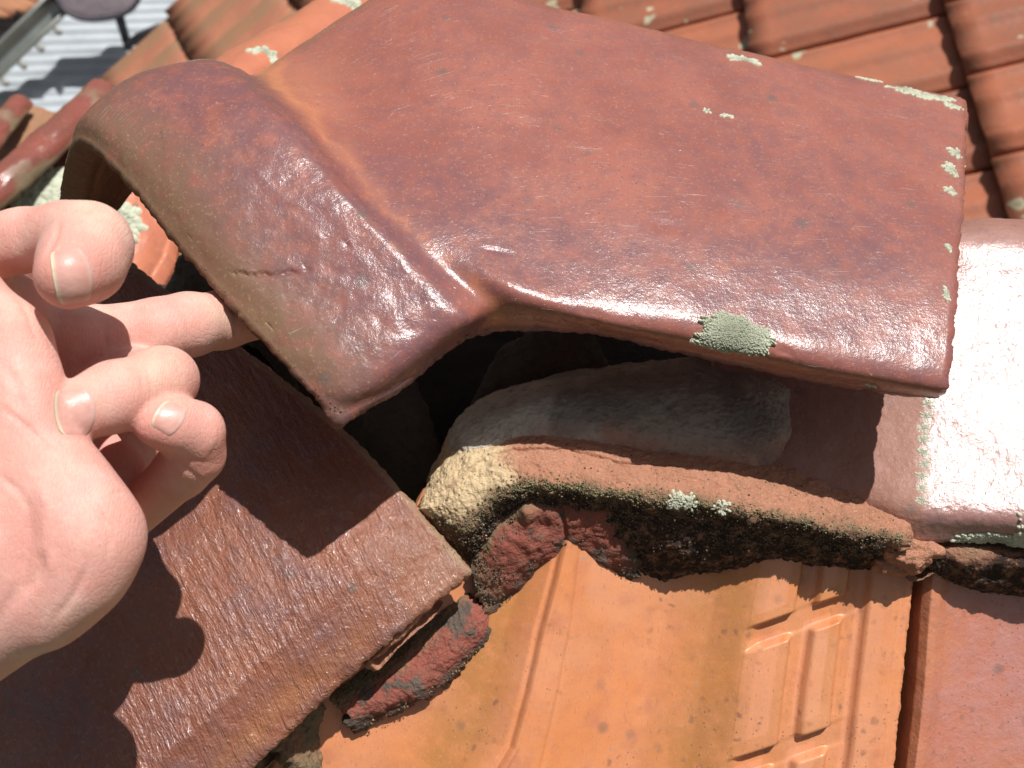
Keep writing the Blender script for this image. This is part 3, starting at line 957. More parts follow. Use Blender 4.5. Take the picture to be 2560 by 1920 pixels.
def tile_mesh(L, Wd, mat, nm, prof, th=0.012, nl=10, nw=36, seed=0):
    """tile in local axes: x down the slope, y across, z out"""
    xs = np.linspace(0, L, nl)
    yy = np.linspace(-Wd / 2, Wd / 2, nw)
    X, Y = np.meshgrid(xs, yy, indexing='ij')
    Z = prof(Y / Wd) + 0.0 * X
    Z = Z + X * (0.03 / L) + .0016 * noise(np.stack([X * 30, Y * 30, 0 * X + 4.2], -1))       # each tile rises to lap over the next course
    top = np.stack([X, Y, Z], -1)
    bot = top.copy()
    bot[..., 2] -= th
    idx = np.arange(nl * nw).reshape(nl, nw)
    q = np.stack([idx[:-1, :-1], idx[1:, :-1], idx[1:, 1:], idx[:-1, 1:]], -1).reshape(-1, 4)
    loop = np.concatenate([idx[:-1, 0], idx[-1, :-1], idx[:0:-1, -1], idx[0, :0:-1]])
    n = nl * nw
    side = np.stack([loop, np.roll(loop, -1), np.roll(loop, -1) + n, loop + n], -1)
    faces = np.concatenate([q, q[:, ::-1] + n, side[:, ::-1]])
    me = bpy.data.meshes.new(nm)
    me.from_pydata(np.concatenate([top.reshape(-1, 3), bot.reshape(-1, 3)]).tolist(), [], faces.tolist())
    me.polygons.foreach_set('use_smooth', [i < len(q) for i in range(len(me.polygons))])
    me.materials.append(mat)
    return me


def prof_marseille(s):
    # roll at one edge, low rib in the middle
    return (0.020 * np.exp(-((s + .36) / .10) ** 2) + 0.011 * np.exp(-((s - .12) / .09) ** 2) + 0.006 * np.exp(-((s - .42) / .04) ** 2)
            - .010 * sst(.465, .48, s))


def lay(parent, me_list, O, d, e, L, Wd, rows, colsn, stagger=0.0, jitter=.004):
    n = np.cross(d, e)
    if n @ FW > 0:
        n = -n
    from mathutils import Matrix
    first = {}
    for i in rows:
        for j in colsn:
            me = me_list[(i * 7 + j * 3) % len(me_list)]
            o = bpy.data.objects.new('roof_tile', me)
            pos = O + d * (i * L) + e * (j * Wd + (stagger * Wd if i % 2 else 0)) + n * (rnd.uniform(-1, 1) * .0015)
            M = Matrix(((d[0], e[0], n[0], pos[0]), (d[1], e[1], n[1], pos[1]), (d[2], e[2], n[2], pos[2]), (0, 0, 0, 1)))
            COL.objects.link(o)
            o.parent = parent
            o.matrix_parent_inverse = Matrix.Translation(parent.location).inverted()
            o.matrix_basis = M @ Matrix.Rotation(rnd.uniform(-1, 1) * jitter, 4, 'Z')
    return n


dB = cv((-1, -.23, .395))
eB = cv((.2, 1.0, .60))
eB = eB - (eB @ dB) * dB
eB /= np.linalg.norm(eB)
LT, WT = .33, .185
mB = [tile_mesh(LT + .03, WT, m_far, 'back_tile', prof_marseille)]
# clearly different tiles of the slope: a redder one
m_far_b = rough_mat('clean_roof_clay', (0.39, 0.13, 0.07, 1), (0.32, 0.12, 0.07, 1), (0.24, 0.13, 0.08, 1), (0.30, 0.2, 0.13, 1), s=0.3, spots=.5, bump=.0003, rough=.38, gran=.4)
mB.append(tile_mesh(LT + .03, WT, m_far_b, 'back_tile', prof_marseille))
nB = lay(back, mB, P(2500, 300, 1.72), dB, eB, LT, WT, range(-3, 3), range(-6, 7))
nB2 = nB

# far left slope, seen at a low angle
far = empty('far_roof_slope', P(600, 120, 3.2))
tag(far, 'mossy brown tiled roof slope blurred in the distance above the collar', 'roof', kind='structure')
dF = cv((-.70, -.66, .10))
eF = cv((.35, -.55, -.75))
eF = eF - (eF @ dF) * dF
eF /= np.linalg.norm(eF)
mF = [tile_mesh(.46, .14, m_far2, 'far_tile', prof_marseille, nl=5, nw=22), tile_mesh(.46, .14, m_far2b, 'far_tile', prof_marseille, nl=5, nw=22)]
lay(far, mF, P(455, 40, 4.45), dF, eF, .42, .14, range(-7, 2), range(0, 15), jitter=.012)

# orange cap running up behind the lifted tile
OC = [
 [(470,330,.62),(440,250,.60),(480,200,.585),(560,180,.58),(640,200,.59),(700,260,.62)],
 [(560,240,.66),(545,160,.64),(590,120,.625),(670,110,.62),(740,140,.63),(800,200,.66)],
 [(720,140,.74),(720,60,.72),(760,20,.705),(840,20,.70),(900,50,.71),(960,110,.74)],
 [(900,20,.84),(900,-60,.82),(940,-100,.805),(1010,-100,.80),(1070,-70,.81),(1130,0,.84)],
 [(1080,-120,.95),(1080,-200,.93),(1120,-240,.915),(1190,-240,.91),(1250,-210,.92),(1300,-140,.95)],
]
m_cap = glaze('salmon_cap_clay', (0.50, 0.17, 0.09, 1), (0.46, 0.15, 0.085, 1), (.3, .2, .12, 1), (.5, .2, .1, 1), (.3, .12, .09, 1), rough=.4, fine=.0001, med=.0002)
ocap, _, _, _ = shell('hip_cap', resample(OC, 80, 60), m_cap, .012, disp=bumpy(.001, .0003, 0))
tag(ocap, 'salmon orange ridge cap running away behind the lifted tile collar', 'hip tile')

# glossy red caps at the left edge
def barrel(path, rad, mat, nm, n=50, m=40, ang=(-80, 80), th=.012, mask=None):
    Pts = np.array([P(*p) for p in path])
    C = cr_eval(Pts, n)
    T = np.gradient(C, axis=0)
    T /= np.linalg.norm(T, axis=1)[:, None]
    nn = -FW + .5 * UP
    side = np.cross(T, nn)
    side /= np.linalg.norm(side, axis=1)[:, None]
    nrm = np.cross(side, T)
    A = np.radians(np.linspace(ang[0], ang[1], m))
    r = rad if np.ndim(rad) else np.full(n, rad)
    G = C[:, None] + side[:, None] * (np.sin(A)[None, :, None] * r[:, None, None]) + nrm[:, None] * (np.cos(A)[None, :, None] * r[:, None, None])
    return shell(nm, G, mat, th, mask=mask, disp=bumpy(.0015, .0005, 0))


m_gloss = glaze('glossy_red_clay', (0.24, 0.07, 0.05, 1), (0.19, 0.065, 0.045, 1), (0.20, 0.155, 0.09, 1), (.4, .15, .08, 1), (.2, .06, .06, 1), rough=.22, rough_dust=.85, fine=.0001, med=.0003, specks=.2)


def k_l(G, a, b, UV):
    n = fbm(G * 25, 3)
    moss = sst(.12, .0, b + .08 * n) + sst(.9, 1., b + .1 * n) + sst(.25, .6, n) * .7
    return np.stack([np.clip(moss, 0, 1), 0 * a, 0 * a], -1)


lc1, _, _, _ = barrel([(-160, 600, .85), (0, 478, .88), (130, 362, .92), (262, 240, .98)], .0165, m_gloss, 'hip_cap', mask=k_l)
tag(lc1, 'glossy red hip cap with a big lichen patch above the thumb', 'hip tile')
lc2, _, _, _ = barrel([(-240, 620, 1.05), (-60, 400, 1.08), (10, 318, 1.12), (52, 268, 1.16)], .014, m_gloss, 'hip_cap', mask=k_l)
tag(lc2, 'small red roll of a hip cap at the left edge beside the metal roof', 'hip tile')
MK = [[(-160,620,1.10),(-60,440,1.12),(30,320,1.15),(62,262,1.18)], [(-110,640,1.08),(-20,480,1.10),(70,350,1.14),(120,275,1.18)], [(-60,650,1.06),(30,510,1.09),(120,380,1.13),(180,300,1.17)]]
mk, _, _, _ = shell('flank_tile', resample(MK, 60, 60), m_far2, .012, disp=bumpy(.002, .0008, 0))
tag(mk, 'mossy brown flank between two red hip caps at the left edge', 'roof tile')
FL = [[(-160,650,.90),(20,490,.90),(130,390,.93),(210,310,.96),(275,245,1.0)], [(-60,740,.89),(70,580,.90),(160,470,.91),(230,390,.94),(300,320,.98)],
      [(60,820,.88),(150,680,.89),(230,560,.90),(300,480,.92),(360,420,.95)]]
fl, _, _, _ = shell('flank_tile', resample(FL, 60, 60), m_gloss, .012, disp=bumpy(.001, .0004, 0), mask=lambda G, a, b, UV: np.stack([sst(.1, .6, fbm(G * 20, 3)) * .4, 0 * a, 0 * a], -1))
tag(fl, 'red flank of the hip cap seen just left of the tile collar', 'roof tile')
# orange tile glimpsed between thumb and collar
OT = [[(180,860,.56),(150,780,.58),(150,700,.60)], [(250,830,.56),(262,700,.58),(270,560,.60)], [(330,700,.56),(350,590,.58),(300,500,.60)], [(400,640,.56),(425,560,.58),(440,480,.60)]]
ot, _, _, _ = shell('side_tile', resample([[(120,900,.56),(190,700,.585),(250,470,.61)], [(200,880,.56),(270,700,.585),(330,480,.61)], [(270,850,.56),(345,690,.585),(400,500,.61)], [(310,800,.56),(400,640,.585),(440,520,.61)]], 60, 60),
              m_cap, .010, disp=bumpy(.001, .0003, 0))
tag(ot, 'salmon tile glimpsed between the thumb and the tile collar', 'roof tile')

# ------------------------------------------------------------------ metal roof, gutter, dish (far upper left)
m_metal = plain('pale_corrugated_iron', (0.42, 0.455, 0.48, 1), .5, .0, .0004, .08, 8)
O = P(150, 150, 5.0)
dm = cv((1.0, .07, .12))
em = cv((.0, .85, .53))
em = em - (em @ dm) * dm
em /= np.linalg.norm(em)
nm_ = np.cross(dm, em)
if nm_ @ FW > 0:
    nm_ = -nm_
uu = np.linspace(-2.6, 2.6, 8)
vv = np.linspace(-1.5, 1.5, 640)
Z = .011 * np.cos(vv / .066 * 2 * np.pi)
G = O + uu[:, None, None] * dm + vv[None, :, None] * em + Z[None, :, None] * nm_
mr, _, _, _ = shell('metal_roof', G, m_metal, .002, chip=0, rings=2)
tag(mr, 'pale corrugated metal roof far below at the upper left', 'roof', kind='structure')


def tube(name, pts, r, mat, parent=None, n=14):
    Pts = np.array(pts, float)
    T = np.gradient(Pts, axis=0)
    T /= np.linalg.norm(T, axis=1)[:, None]
    ref = np.array([.13, .37, .92])
    A = np.cross(T, ref)
    A /= np.linalg.norm(A, axis=1)[:, None]
    B = np.cross(T, A)
    th = np.linspace(0, 2 * np.pi, n, endpoint=False)
    rr = np.full(len(Pts), r) if not np.ndim(r) else np.array(r)
    V = (Pts[:, None] + rr[:, None, None] * (A[:, None] * np.cos(th)[None, :, None] + B[:, None] * np.sin(th)[None, :, None])).reshape(-1, 3)
    F = []
    for i in range(len(Pts) - 1):
        for k in range(n):
            F.append((i * n + k, i * n + (k + 1) % n, (i + 1) * n + (k + 1) % n, (i + 1) * n + k))
    F.append(tuple(range(n))[::-1])
    F.append(tuple((len(Pts) - 1) * n + k for k in range(n)))
    return mesh_obj(name, V, F, mat, parent)


# gutter: open channel with two rolled edges and screw blocks
gut = empty('roof_gutter', P(90, 90, 4.7))
tag(gut, 'silver metal gutter edging the corrugated roof', 'gutter')
m_gut = plain('galvanised_gutter', (0.42, 0.44, 0.40, 1), .3, .7, 0, .1, 10)
pa, pb = P(-160, 305, 4.7), P(260, -105, 4.7)
ax = (pb - pa) / np.linalg.norm(pb - pa)
sdv = np.cross(ax, -FW)
sdv /= np.linalg.norm(sdv)
A = np.radians(np.linspace(-90, 90, 20))
G = np.stack([np.stack([p + sdv * .045 * math.sin(t) + FW * .045 * math.cos(t) for t in A]) for p in (pa, (pa + pb) / 2, pb, pb + ax * .1)])
shell('channel', G, m_gut, .003, parent=gut, chip=0, rings=3)
for s in (-1, 1):
    tube('rolled_edge', [pa + sdv * .05 * s, (pa + pb) / 2 + sdv * .05 * s, pb + sdv * .05 * s], .011, m_gut, gut)
m_br = plain('gutter_bracket_paint', (0.30, 0.29, 0.26, 1), .5)
dir_ = 1 if (P(400, 300, 4.7) - pa) @ sdv > 0 else -1
for k in range(9):
    c = pa + ax * (.12 + .105 * k) + sdv * dir_ * .085
    tube('bracket', [c - sdv * .016, c, c + sdv * .016], .013, m_br, gut, 8)

# brown roof beyond the gutter
far_b = empty('distant_roof_slope', P(40, 40, 5.2))
tag(far_b, 'brown tiled roof beyond the silver gutter, top left corner', 'roof', kind='structure')
dG = cv((.85, -.45, -.1))
eG = cv((-.3, .6, .6))
eG = eG - (eG @ dG) * dG
eG /= np.linalg.norm(eG)
m_far3 = rough_mat('brown_distant_clay', (0.36, 0.17, 0.085, 1), (0.30, 0.13, 0.07, 1), (0.26, 0.13, 0.07, 1), None, s=.2, bump=.0003, rough=.7)
mG_ = [tile_mesh(.36, .2, m_far3, 'distant_tile', prof_marseille, nl=5, nw=18)]
e0 = P(-60, 150, 5.0)
lay(far_b, mG_, P(70, 40, 5.0) - dG * .36, dG, eG, .33, .2, range(-4, 1), range(-7, 8))

# satellite dish, rim towards the viewer
dish = empty('satellite_dish', P(318, 108, 4.45))
tag(dish, 'grey satellite dish on a dark mast throwing a blue shadow on the metal roof', 'satellite dish')
m_dish = plain('dish_grey_paint', (0.24, 0.20, 0.22, 1), .5)
m_rim = plain('dish_dark_rim', (0.035, 0.03, 0.04, 1), .5)
cen = P(240, -52, 4.68)
ua = cv((1.0, .18, .15))
va = cv((.18, -.85, .12))
va = va - (va @ ua) * ua
va /= np.linalg.norm(va)
na = np.cross(ua, va)
if na @ FW > 0:
    na = -na
ra, rb = .18, .165
nr, nth = 10, 60
V = []
for i in range(nr + 1):
    q = i / nr
    for k in range(nth):
        t = 2 * math.pi * k / nth
        # superellipse for a squarish dish
        ct, st = math.cos(t), math.sin(t)
        f = (abs(ct) ** 2.6 + abs(st) ** 2.6) ** (-1 / 2.6)
        V.append(cen + ua * ra * q * f * ct + va * rb * q * f * st + na * .03 * (1 - q * q))
F = []
for i in range(nr):
    for k in range(nth):
        F.append((i * nth + k, i * nth + (k + 1) % nth, (i + 1) * nth + (k + 1) % nth, (i + 1) * nth + k))
nV = len(V)
V2 = [v - na * .006 for v in V]
F2 = [tuple(i + nV for i in f[::-1]) for f in F]
F3 = [(nr * nth + k, nr * nth + (k + 1) % nth, nr * nth + (k + 1) % nth + nV, nr * nth + k + nV) for k in range(nth)]
mesh_obj('reflector', V + V2, F + F2 + F3, m_dish, dish)
rimp = V[nr * nth:nr * nth + nth] + [V[nr * nth]]
tube('rim', rimp, .010, m_rim, dish, 8)
tube('mast', [P(288, -5, 4.70), P(302, 55, 4.78), P(322, 118, 4.97)], .02, m_rim, dish)
tube('strut_shadow_bar', [P(318, 112, 4.9), P(350, 95, 4.82), P(398, 66, 4.74)], [.014, .026, .014], m_rim, dish)  # dark bar standing in for the strut's shadow on the roof


# ------------------------------------------------------------------ the hand (signed distance -> surface nets)
def surface_nets(F, org, h):
    s = F < 0
    nx, ny, nz = F.shape
    cnt = np.zeros((nx - 1, ny - 1, nz - 1))
    acc = np.zeros((nx - 1, ny - 1, nz - 1, 3))
    ax = np.arange
    for axis in range(3):
        sl0 = [slice(None)] * 3
        sl1 = [slice(None)] * 3
        sl0[axis] = slice(0, -1)
        sl1[axis] = slice(1, None)
        f0, f1 = F[tuple(sl0)], F[tuple(sl1)]
        cr = (f0 < 0) != (f1 < 0)
        t = np.where(cr, f0 / np.where(cr, f0 - f1, 1), 0)
        oth = [a for a in range(3) if a != axis]
        for da in (0, 1):
            for db in (0, 1):
                sl = [slice(None)] * 3
                for o_, dd in zip(oth, (da, db)):
                    n_ = F.shape[o_] - 1
                    sl[o_] = slice(dd, dd + n_)
                c = cr[tuple(sl)]
                tt = t[tuple(sl)]
                cnt += c
                acc[..., axis] += np.where(c, tt, 0)
                acc[..., oth[0]] += c * da
                acc[..., oth[1]] += c * db
    cell = cnt > 0
    vid = -np.ones(cell.shape, int)
    idx = np.argwhere(cell)
    vid[cell] = np.arange(len(idx))
    V = (idx + acc[cell] / cnt[cell][:, None]) * h + org
    faces = []
    for axis in range(3):
        sl0 = [slice(1, -1)] * 3
        sl1 = [slice(1, -1)] * 3
        sl0[axis] = slice(0, -1)
        sl1[axis] = slice(1, None)
        a0, a1 = s[tuple(sl0)], s[tuple(sl1)]
        e = np.argwhere(a0 != a1)
        inside0 = a0[tuple(e.T)]
        oth = [a for a in range(3) if a != axis]
        e = e.copy()
        e[:, oth[0]] += 1
        e[:, oth[1]] += 1
        q = []
        for (da, db) in ((-1, -1), (0, -1), (0, 0), (-1, 0)):
            c = e.copy()
            c[:, oth[0]] += da
            c[:, oth[1]] += db
            q.append(vid[tuple(c.T)])
        q = np.stack(q, -1)
        fl = inside0 if axis != 1 else ~inside0
        q[~fl] = q[~fl][:, ::-1]
        faces.append(q)
    return V, np.concatenate(faces)


def cone(X, a, b, ra, rb):
    ab = b - a
    t = np.clip(((X - a) @ ab) / (ab @ ab), 0, 1)
    d = np.linalg.norm(X - a - t[..., None] * ab, axis=-1)
    return d - (ra + (rb - ra) * t)


def smin(a, b, k):
    h = np.clip(.5 + .5 * (b - a) / k, 0, 1)
    return b + (a - b) * h - k * h * (1 - h)


HS = .00075
# work in a camera-aligned frame for the box, world-aligned afterwards
def C3(px, py, d):
    return np.array([(px - 1280) / F_PX * d, -(py - 960) / F_PX * d, -d])


def rr(px, d):
    return px / F_PX * d


def chain_sdf(X, pts, k=.003):
    out = None
    for (p, q) in zip(pts[:-1], pts[1:]):
        c = cone(X, C3(*p[:3]), C3(*q[:3]), rr(p[3], p[2]), rr(q[3], q[2]))
        out = c if out is None else smin(out, c, k)
    return out


THUMB = [(-200,665,.312,105),(60,600,.305,74),(165,590,.300,82),(218,612,.2955,103),(203,655,.287,100),(172,690,.2795,84)]
INDEX = [(60,905,.336,112),(210,858,.334,90),(400,826,.3385,79),(470,812,.345,78),(555,800,.3575,70),(700,772,.371,62),(800,750,.376,52)]
MIDDLE = [(200,985,.338,85),(330,955,.328,82),(412,950,.309,78),(395,953,.304,78),(290,992,.2945,86),(175,1036,.287,78)]
RING = [(330,1290,.325,58),(455,1175,.313,66),(486,1135,.309,72),(482,1080,.304,74),(430,1062,.2985,70),(388,1056,.2955,58)]
INNER = [(225,1060,.333,70),(300,1180,.325,58),(318,1290,.321,52)]
PALM = [(-60,740,.292,75),(20,860,.286,85),(52,1000,.283,88),(85,1120,.282,88),(160,1232,.281,100),(226,1343,.281,112),(182,1430,.281,106),(95,1502,.282,106),(-60,1565,.285,118),(-300,1720,.295,150)]
BULK = [(-330,850,.302,230),(-170,1120,.290,225),(-40,1330,.286,205),(-250,1560,.293,240)]
PALM2 = [(-140,780,.300,120),(0,800,.322,110),(30,900,.335,120),(120,1080,.34,130),(220,1200,.34,120)]
HEEL = [(60,1200,.30,160),(180,1290,.318,120),(250,1330,.318,90)]
KN = [(210,858,.334,90),(230,960,.340,95),(280,1100,.340,90),(320,1230,.334,80)]

lo = np.array([C3(-260, 0, .30)[0], C3(0, 1850, .30)[1], -.392])
hi = np.array([C3(830, 0, .38)[0], C3(0, 470, .29)[1], -.243])
nxyz = np.ceil((hi - lo) / HS).astype(int)
gx = [lo[i] + HS * np.arange(nxyz[i]) for i in range(3)]
X = np.stack(np.meshgrid(*gx, indexing='ij'), -1)
D = smin(chain_sdf(X, PALM, .010), chain_sdf(X, BULK, .010), .012)
D = smin(D, chain_sdf(X, PALM2, .008), .004)
D = smin(D, chain_sdf(X, HEEL, .006), .006)
D = smin(D, chain_sdf(X, KN, .006), .006)
D = smin(D, chain_sdf(X, INNER, .003), .0022)
D = smin(D, chain_sdf(X, INDEX, .003), .003)
mid = chain_sdf(X, MIDDLE, .0035)
ring = chain_sdf(X, RING, .003)
thumb = chain_sdf(X, THUMB, .004)


def groove(X, a, b, w, depth):
    """soft crease line from a to b"""
    ab = b - a
    t = np.clip(((X - a) @ ab) / (ab @ ab), 0, 1)
    d = np.linalg.norm(X - a - t[..., None] * ab, axis=-1)
    fade = np.sin(np.pi * np.clip(t, .02, .98)) ** .5
    return depth * np.exp(-(d / w) ** 2) * fade


D = smin(D, mid, .0012)
D = smin(D, ring, .0010)
D = smin(D, thumb, .0022)
# creases (flexion lines on the extended finger, bent knuckles, palm)
for (a, b, w, dp) in [
        ((385,770,.3225), (430,880,.3225), .0010, .0006), ((400,765,.323), (448,880,.323), .0008, .0004),
        ((565,745,.344), (590,850,.344), .0013, .0010),
        ((262,815,.322), (285,905,.322), .0010, .0006),
        ((395,1130,.292), (540,1160,.296), .0012, .0009), ((385,1120,.2935), (440,1180,.298), .001, .0008),
        ((140,560,.287), (105,640,.290), .0015, .0009)]:
    D = D + groove(X, C3(*a), C3(*b), w, dp)
HV, HF = surface_nets(D, lo, HS)
del X
# Laplacian smoothing, two light passes
for _ in range(3):
    acc = np.zeros_like(HV)
    cn = np.zeros(len(HV))
    for k in range(4):
        a_, b_ = HF[:, k], HF[:, (k + 1) % 4]
        np.add.at(acc, a_, HV[b_])
        np.add.at(cn, a_, 1)
        np.add.at(acc, b_, HV[a_])
        np.add.at(cn, b_, 1)
    HV = HV * .45 + .55 * acc / cn[:, None]
Rm = np.stack([RT, UP, -FW], 0)
HVw = HV @ Rm + CAM
# fine organic unevenness
px = HV[:, 0] / -HV[:, 2] * F_PX + 1280
py = -HV[:, 1] / -HV[:, 2] * F_PX + 960


def near(pts):
    d = np.full(len(HV), 9.)
    for (x, y, dd, r) in pts:
        d = np.minimum(d, np.linalg.norm(HV - C3(x, y, dd), axis=1) / r)
    return d


# creases traced as shallow furrows over the front of the palm and fingers
HN = np.zeros_like(HV)
fn = np.cross(HV[HF[:, 2]] - HV[HF[:, 0]], HV[HF[:, 3]] - HV[HF[:, 1]])
for k in range(4):
    np.add.at(HN, HF[:, k], fn)
HN /= np.linalg.norm(HN, axis=1)[:, None] + 1e-12
if (HN @ np.array([0, 0, 1.])).sum() < 0 and False:
    HN = -HN
front_f = HN[:, 2] > .15
dep = -HV[:, 2]
FUR = [([(-10, 1010), (60, 1060), (120, 1120), (165, 1135)], 8, .0006, .285), ([(160, 1120), (172, 1180), (215, 1240), (262, 1300), (300, 1345)], 7, .00045, .29),
       ([(205, 1195), (245, 1270), (275, 1345), (262, 1430)], 9, .00035, .29), ([(90, 1190), (120, 1270), (112, 1370), (135, 1450)], 16, -.0007, .285),
       ([(55, 1500), (95, 1430), (120, 1360)], 12, .0008, .285), ([(-20, 1590), (50, 1460), (72, 1330), (60, 1220)], 18, .0009, .285), ([(130, 1560), (190, 1480), (225, 1400)], 10, .0005, .285), ([(-10, 1180), (50, 1230), (80, 1290)], 9, .0005, .285), ([(-10, 890), (40, 960), (62, 1060)], 16, .0006, .29), ([(25, 700), (70, 790), (100, 870)], 6, .0004, .30),
       ([(255, 815), (268, 870), (275, 930)], 5, .0003, .345), ([(330, 840), (300, 850), (268, 862)], 4, .0002, .345), ([(350, 868), (310, 880), (280, 900)], 4, .0002, .345),
       ([(405, 762), (440, 800), (452, 868)], 6, .0003, .35), ([(432, 758), (466, 800), (478, 868)], 5, .0002, .35),
       ([(568, 735), (590, 790), (588, 860)], 6, .0006, .37), ([(345, 915), (356, 950), (362, 990)], 4, .0003, .32), ([(362, 905), (376, 945), (380, 985)], 4, .0002, .32),
       ([(400, 880), (415, 930), (412, 985)], 4, .0002, .32), ([(395, 1135), (450, 1160), (520, 1215)], 6, .0004, .32), ([(385, 1125), (440, 1145), (550, 1160)], 5, .0002, .32),
       ([(268, 1240), (300, 1230), (345, 1222)], 4, .0003, .34), ([(150, 545), (140, 590), (112, 650)], 6, .0006, .31), ([(215, 1330), (240, 1335), (262, 1365)], 3, .0003, .285)]
for poly, w_, dp_, dmax in FUR:
    dd_ = np.full(len(HV), 1e9)
    for (x0, y0), (x1, y1) in zip(poly[:-1], poly[1:]):
        ex, ey = x1 - x0, y1 - y0
        t_ = np.clip(((px - x0) * ex + (py - y0) * ey) / (ex * ex + ey * ey), 0, 1)
        dd_ = np.minimum(dd_, np.hypot(px - x0 - t_ * ex, py - y0 - t_ * ey))
    x_a, y_a = poly[0]
    x_b, y_b = poly[-1]
    Lp = math.hypot(x_b - x_a, y_b - y_a)
    fade = np.clip(np.minimum(np.hypot(px - x_a, py - y_a), np.hypot(px - x_b, py - y_b)) / (Lp * .25), .15, 1)
    am = dp_ * np.exp(-(dd_ / w_) ** 2) * fade * (dep < dmax) * front_f
    HV = HV - HN * am[:, None]
HV = HV + HN * (fbm(HV * 38 + 3, 2) * .00035 * (dep < .3))[:, None]
HVw = HV @ Rm + CAM
red = np.exp(-near([(172,700,.272,.014), (400,1040,.29,.010), (175,1036,.28,.008), (530,1130,.305,.010), (240,1200,.31,.02)]) ** 2)
red = np.clip(red + .35 * sst(-.1, .5, fbm(HVw * 45, 3)), 0, 1)
yel = np.exp(-near([(415,925,.30,.010), (225,545,.290,.010), (60,760,.31,.02), (560,770,.345,.006)]) ** 2)
yel = np.clip(yel + .25 * sst(.1, .6, fbm(HVw * 60 + 9, 3)), 0, 1)


def skin():
    t = NT('skin')
    M = t.mask()
    oc = t.coord('Object')
    c = t.mix(M['Red'], (0.70, 0.42, 0.36, 1), (0.60, 0.25, 0.20, 1))
    c = t.mix(t.math('MULTIPLY', M['Green'], .7), c, (0.66, 0.47, 0.34, 1))
    n1 = t.noise(oc, 140, 5, .6)
    n0 = t.noise(oc, 55, 4, .6)
    c = t.mix(t.ramp(n0, .40, .62, 0, .6), c, (0.64, 0.29, 0.24, 1))
    c = t.mix(t.ramp(n1, .40, .62, 0, .4), c, (0.64, 0.31, 0.25, 1))
    n2 = t.noise(oc, 420, 5, .65)
    c = t.mix(t.ramp(n2, .55, .72, 0, .35), c, (0.66, 0.45, 0.37, 1))
    vf = t.n('ShaderNodeTexVoronoi', Vector=oc, Scale=480.0)
    pk = t.n('ShaderNodeSeparateColor', Color=vf.outputs['Color'])
    dot = t.math('MULTIPLY', t.ramp(vf.outputs['Distance'], .12, .05), t.ramp(pk.outputs[0], .93, .95))
    c = t.mix(t.math('MULTIPLY', dot, .7), c, (0.12, 0.07, 0.05, 1))
    # skin ridges: distorted fine bands plus cross-hatched creases
    wv = t.n('ShaderNodeTexWave', {'wave_type': 'BANDS', 'bands_direction': 'X'}, Vector=oc, Scale=520.0, Distortion=9.0, Detail=1.0, Detail_Scale=.12)
    vc = t.n('ShaderNodeTexVoronoi', {'feature': 'DISTANCE_TO_EDGE'}, Vector=t.coord('Object', scale=(1.0, .45, .45)), Scale=900.0)
    nrm = t.bump(n1, .00022)
    nrm = t.bump(n2, .00011, 1, nrm)
    nrm = t.bump(wv.outputs['Fac'], .000022, 1, nrm)
    nrm = t.bump(t.ramp(vc.outputs['Distance'], 0, .12), .00005, 1, nrm)
    m = t.out(c, t.ramp(n2, .3, .7, .5, .62), nrm, spec=.25)
    t.b.inputs['Subsurface Weight'].default_value = .35
    t.b.inputs['Subsurface Radius'].default_value = (1.0, .35, .2)
    t.b.inputs['Subsurface Scale'].default_value = .0022
    return m


person = mesh_obj('person', HVw, HF, skin(), attrs={'mask': np.stack([red, yel, 0 * red], -1)})
tag(person, 'bare left hand reaching in with one finger stretched out under the lifted tile', 'person')


def nailmat():
    t = NT('fingernail')
    M = t.mask()
    oc = t.coord('Object')
    n = t.noise(oc, 300, 4)
    c = t.mix(t.ramp(n, .35, .7), (0.60, 0.33, 0.28, 1), (0.55, 0.28, 0.23, 1))
    c = t.mix(M['Red'], c, (0.60, 0.50, 0.36, 1))
    c = t.mix(M['Green'], c, (0.66, 0.45, 0.40, 1))
    return t.out(c, .38, t.bump(n, .00025), spec=.4)


NAIL = nailmat()
ht = bvh(person)


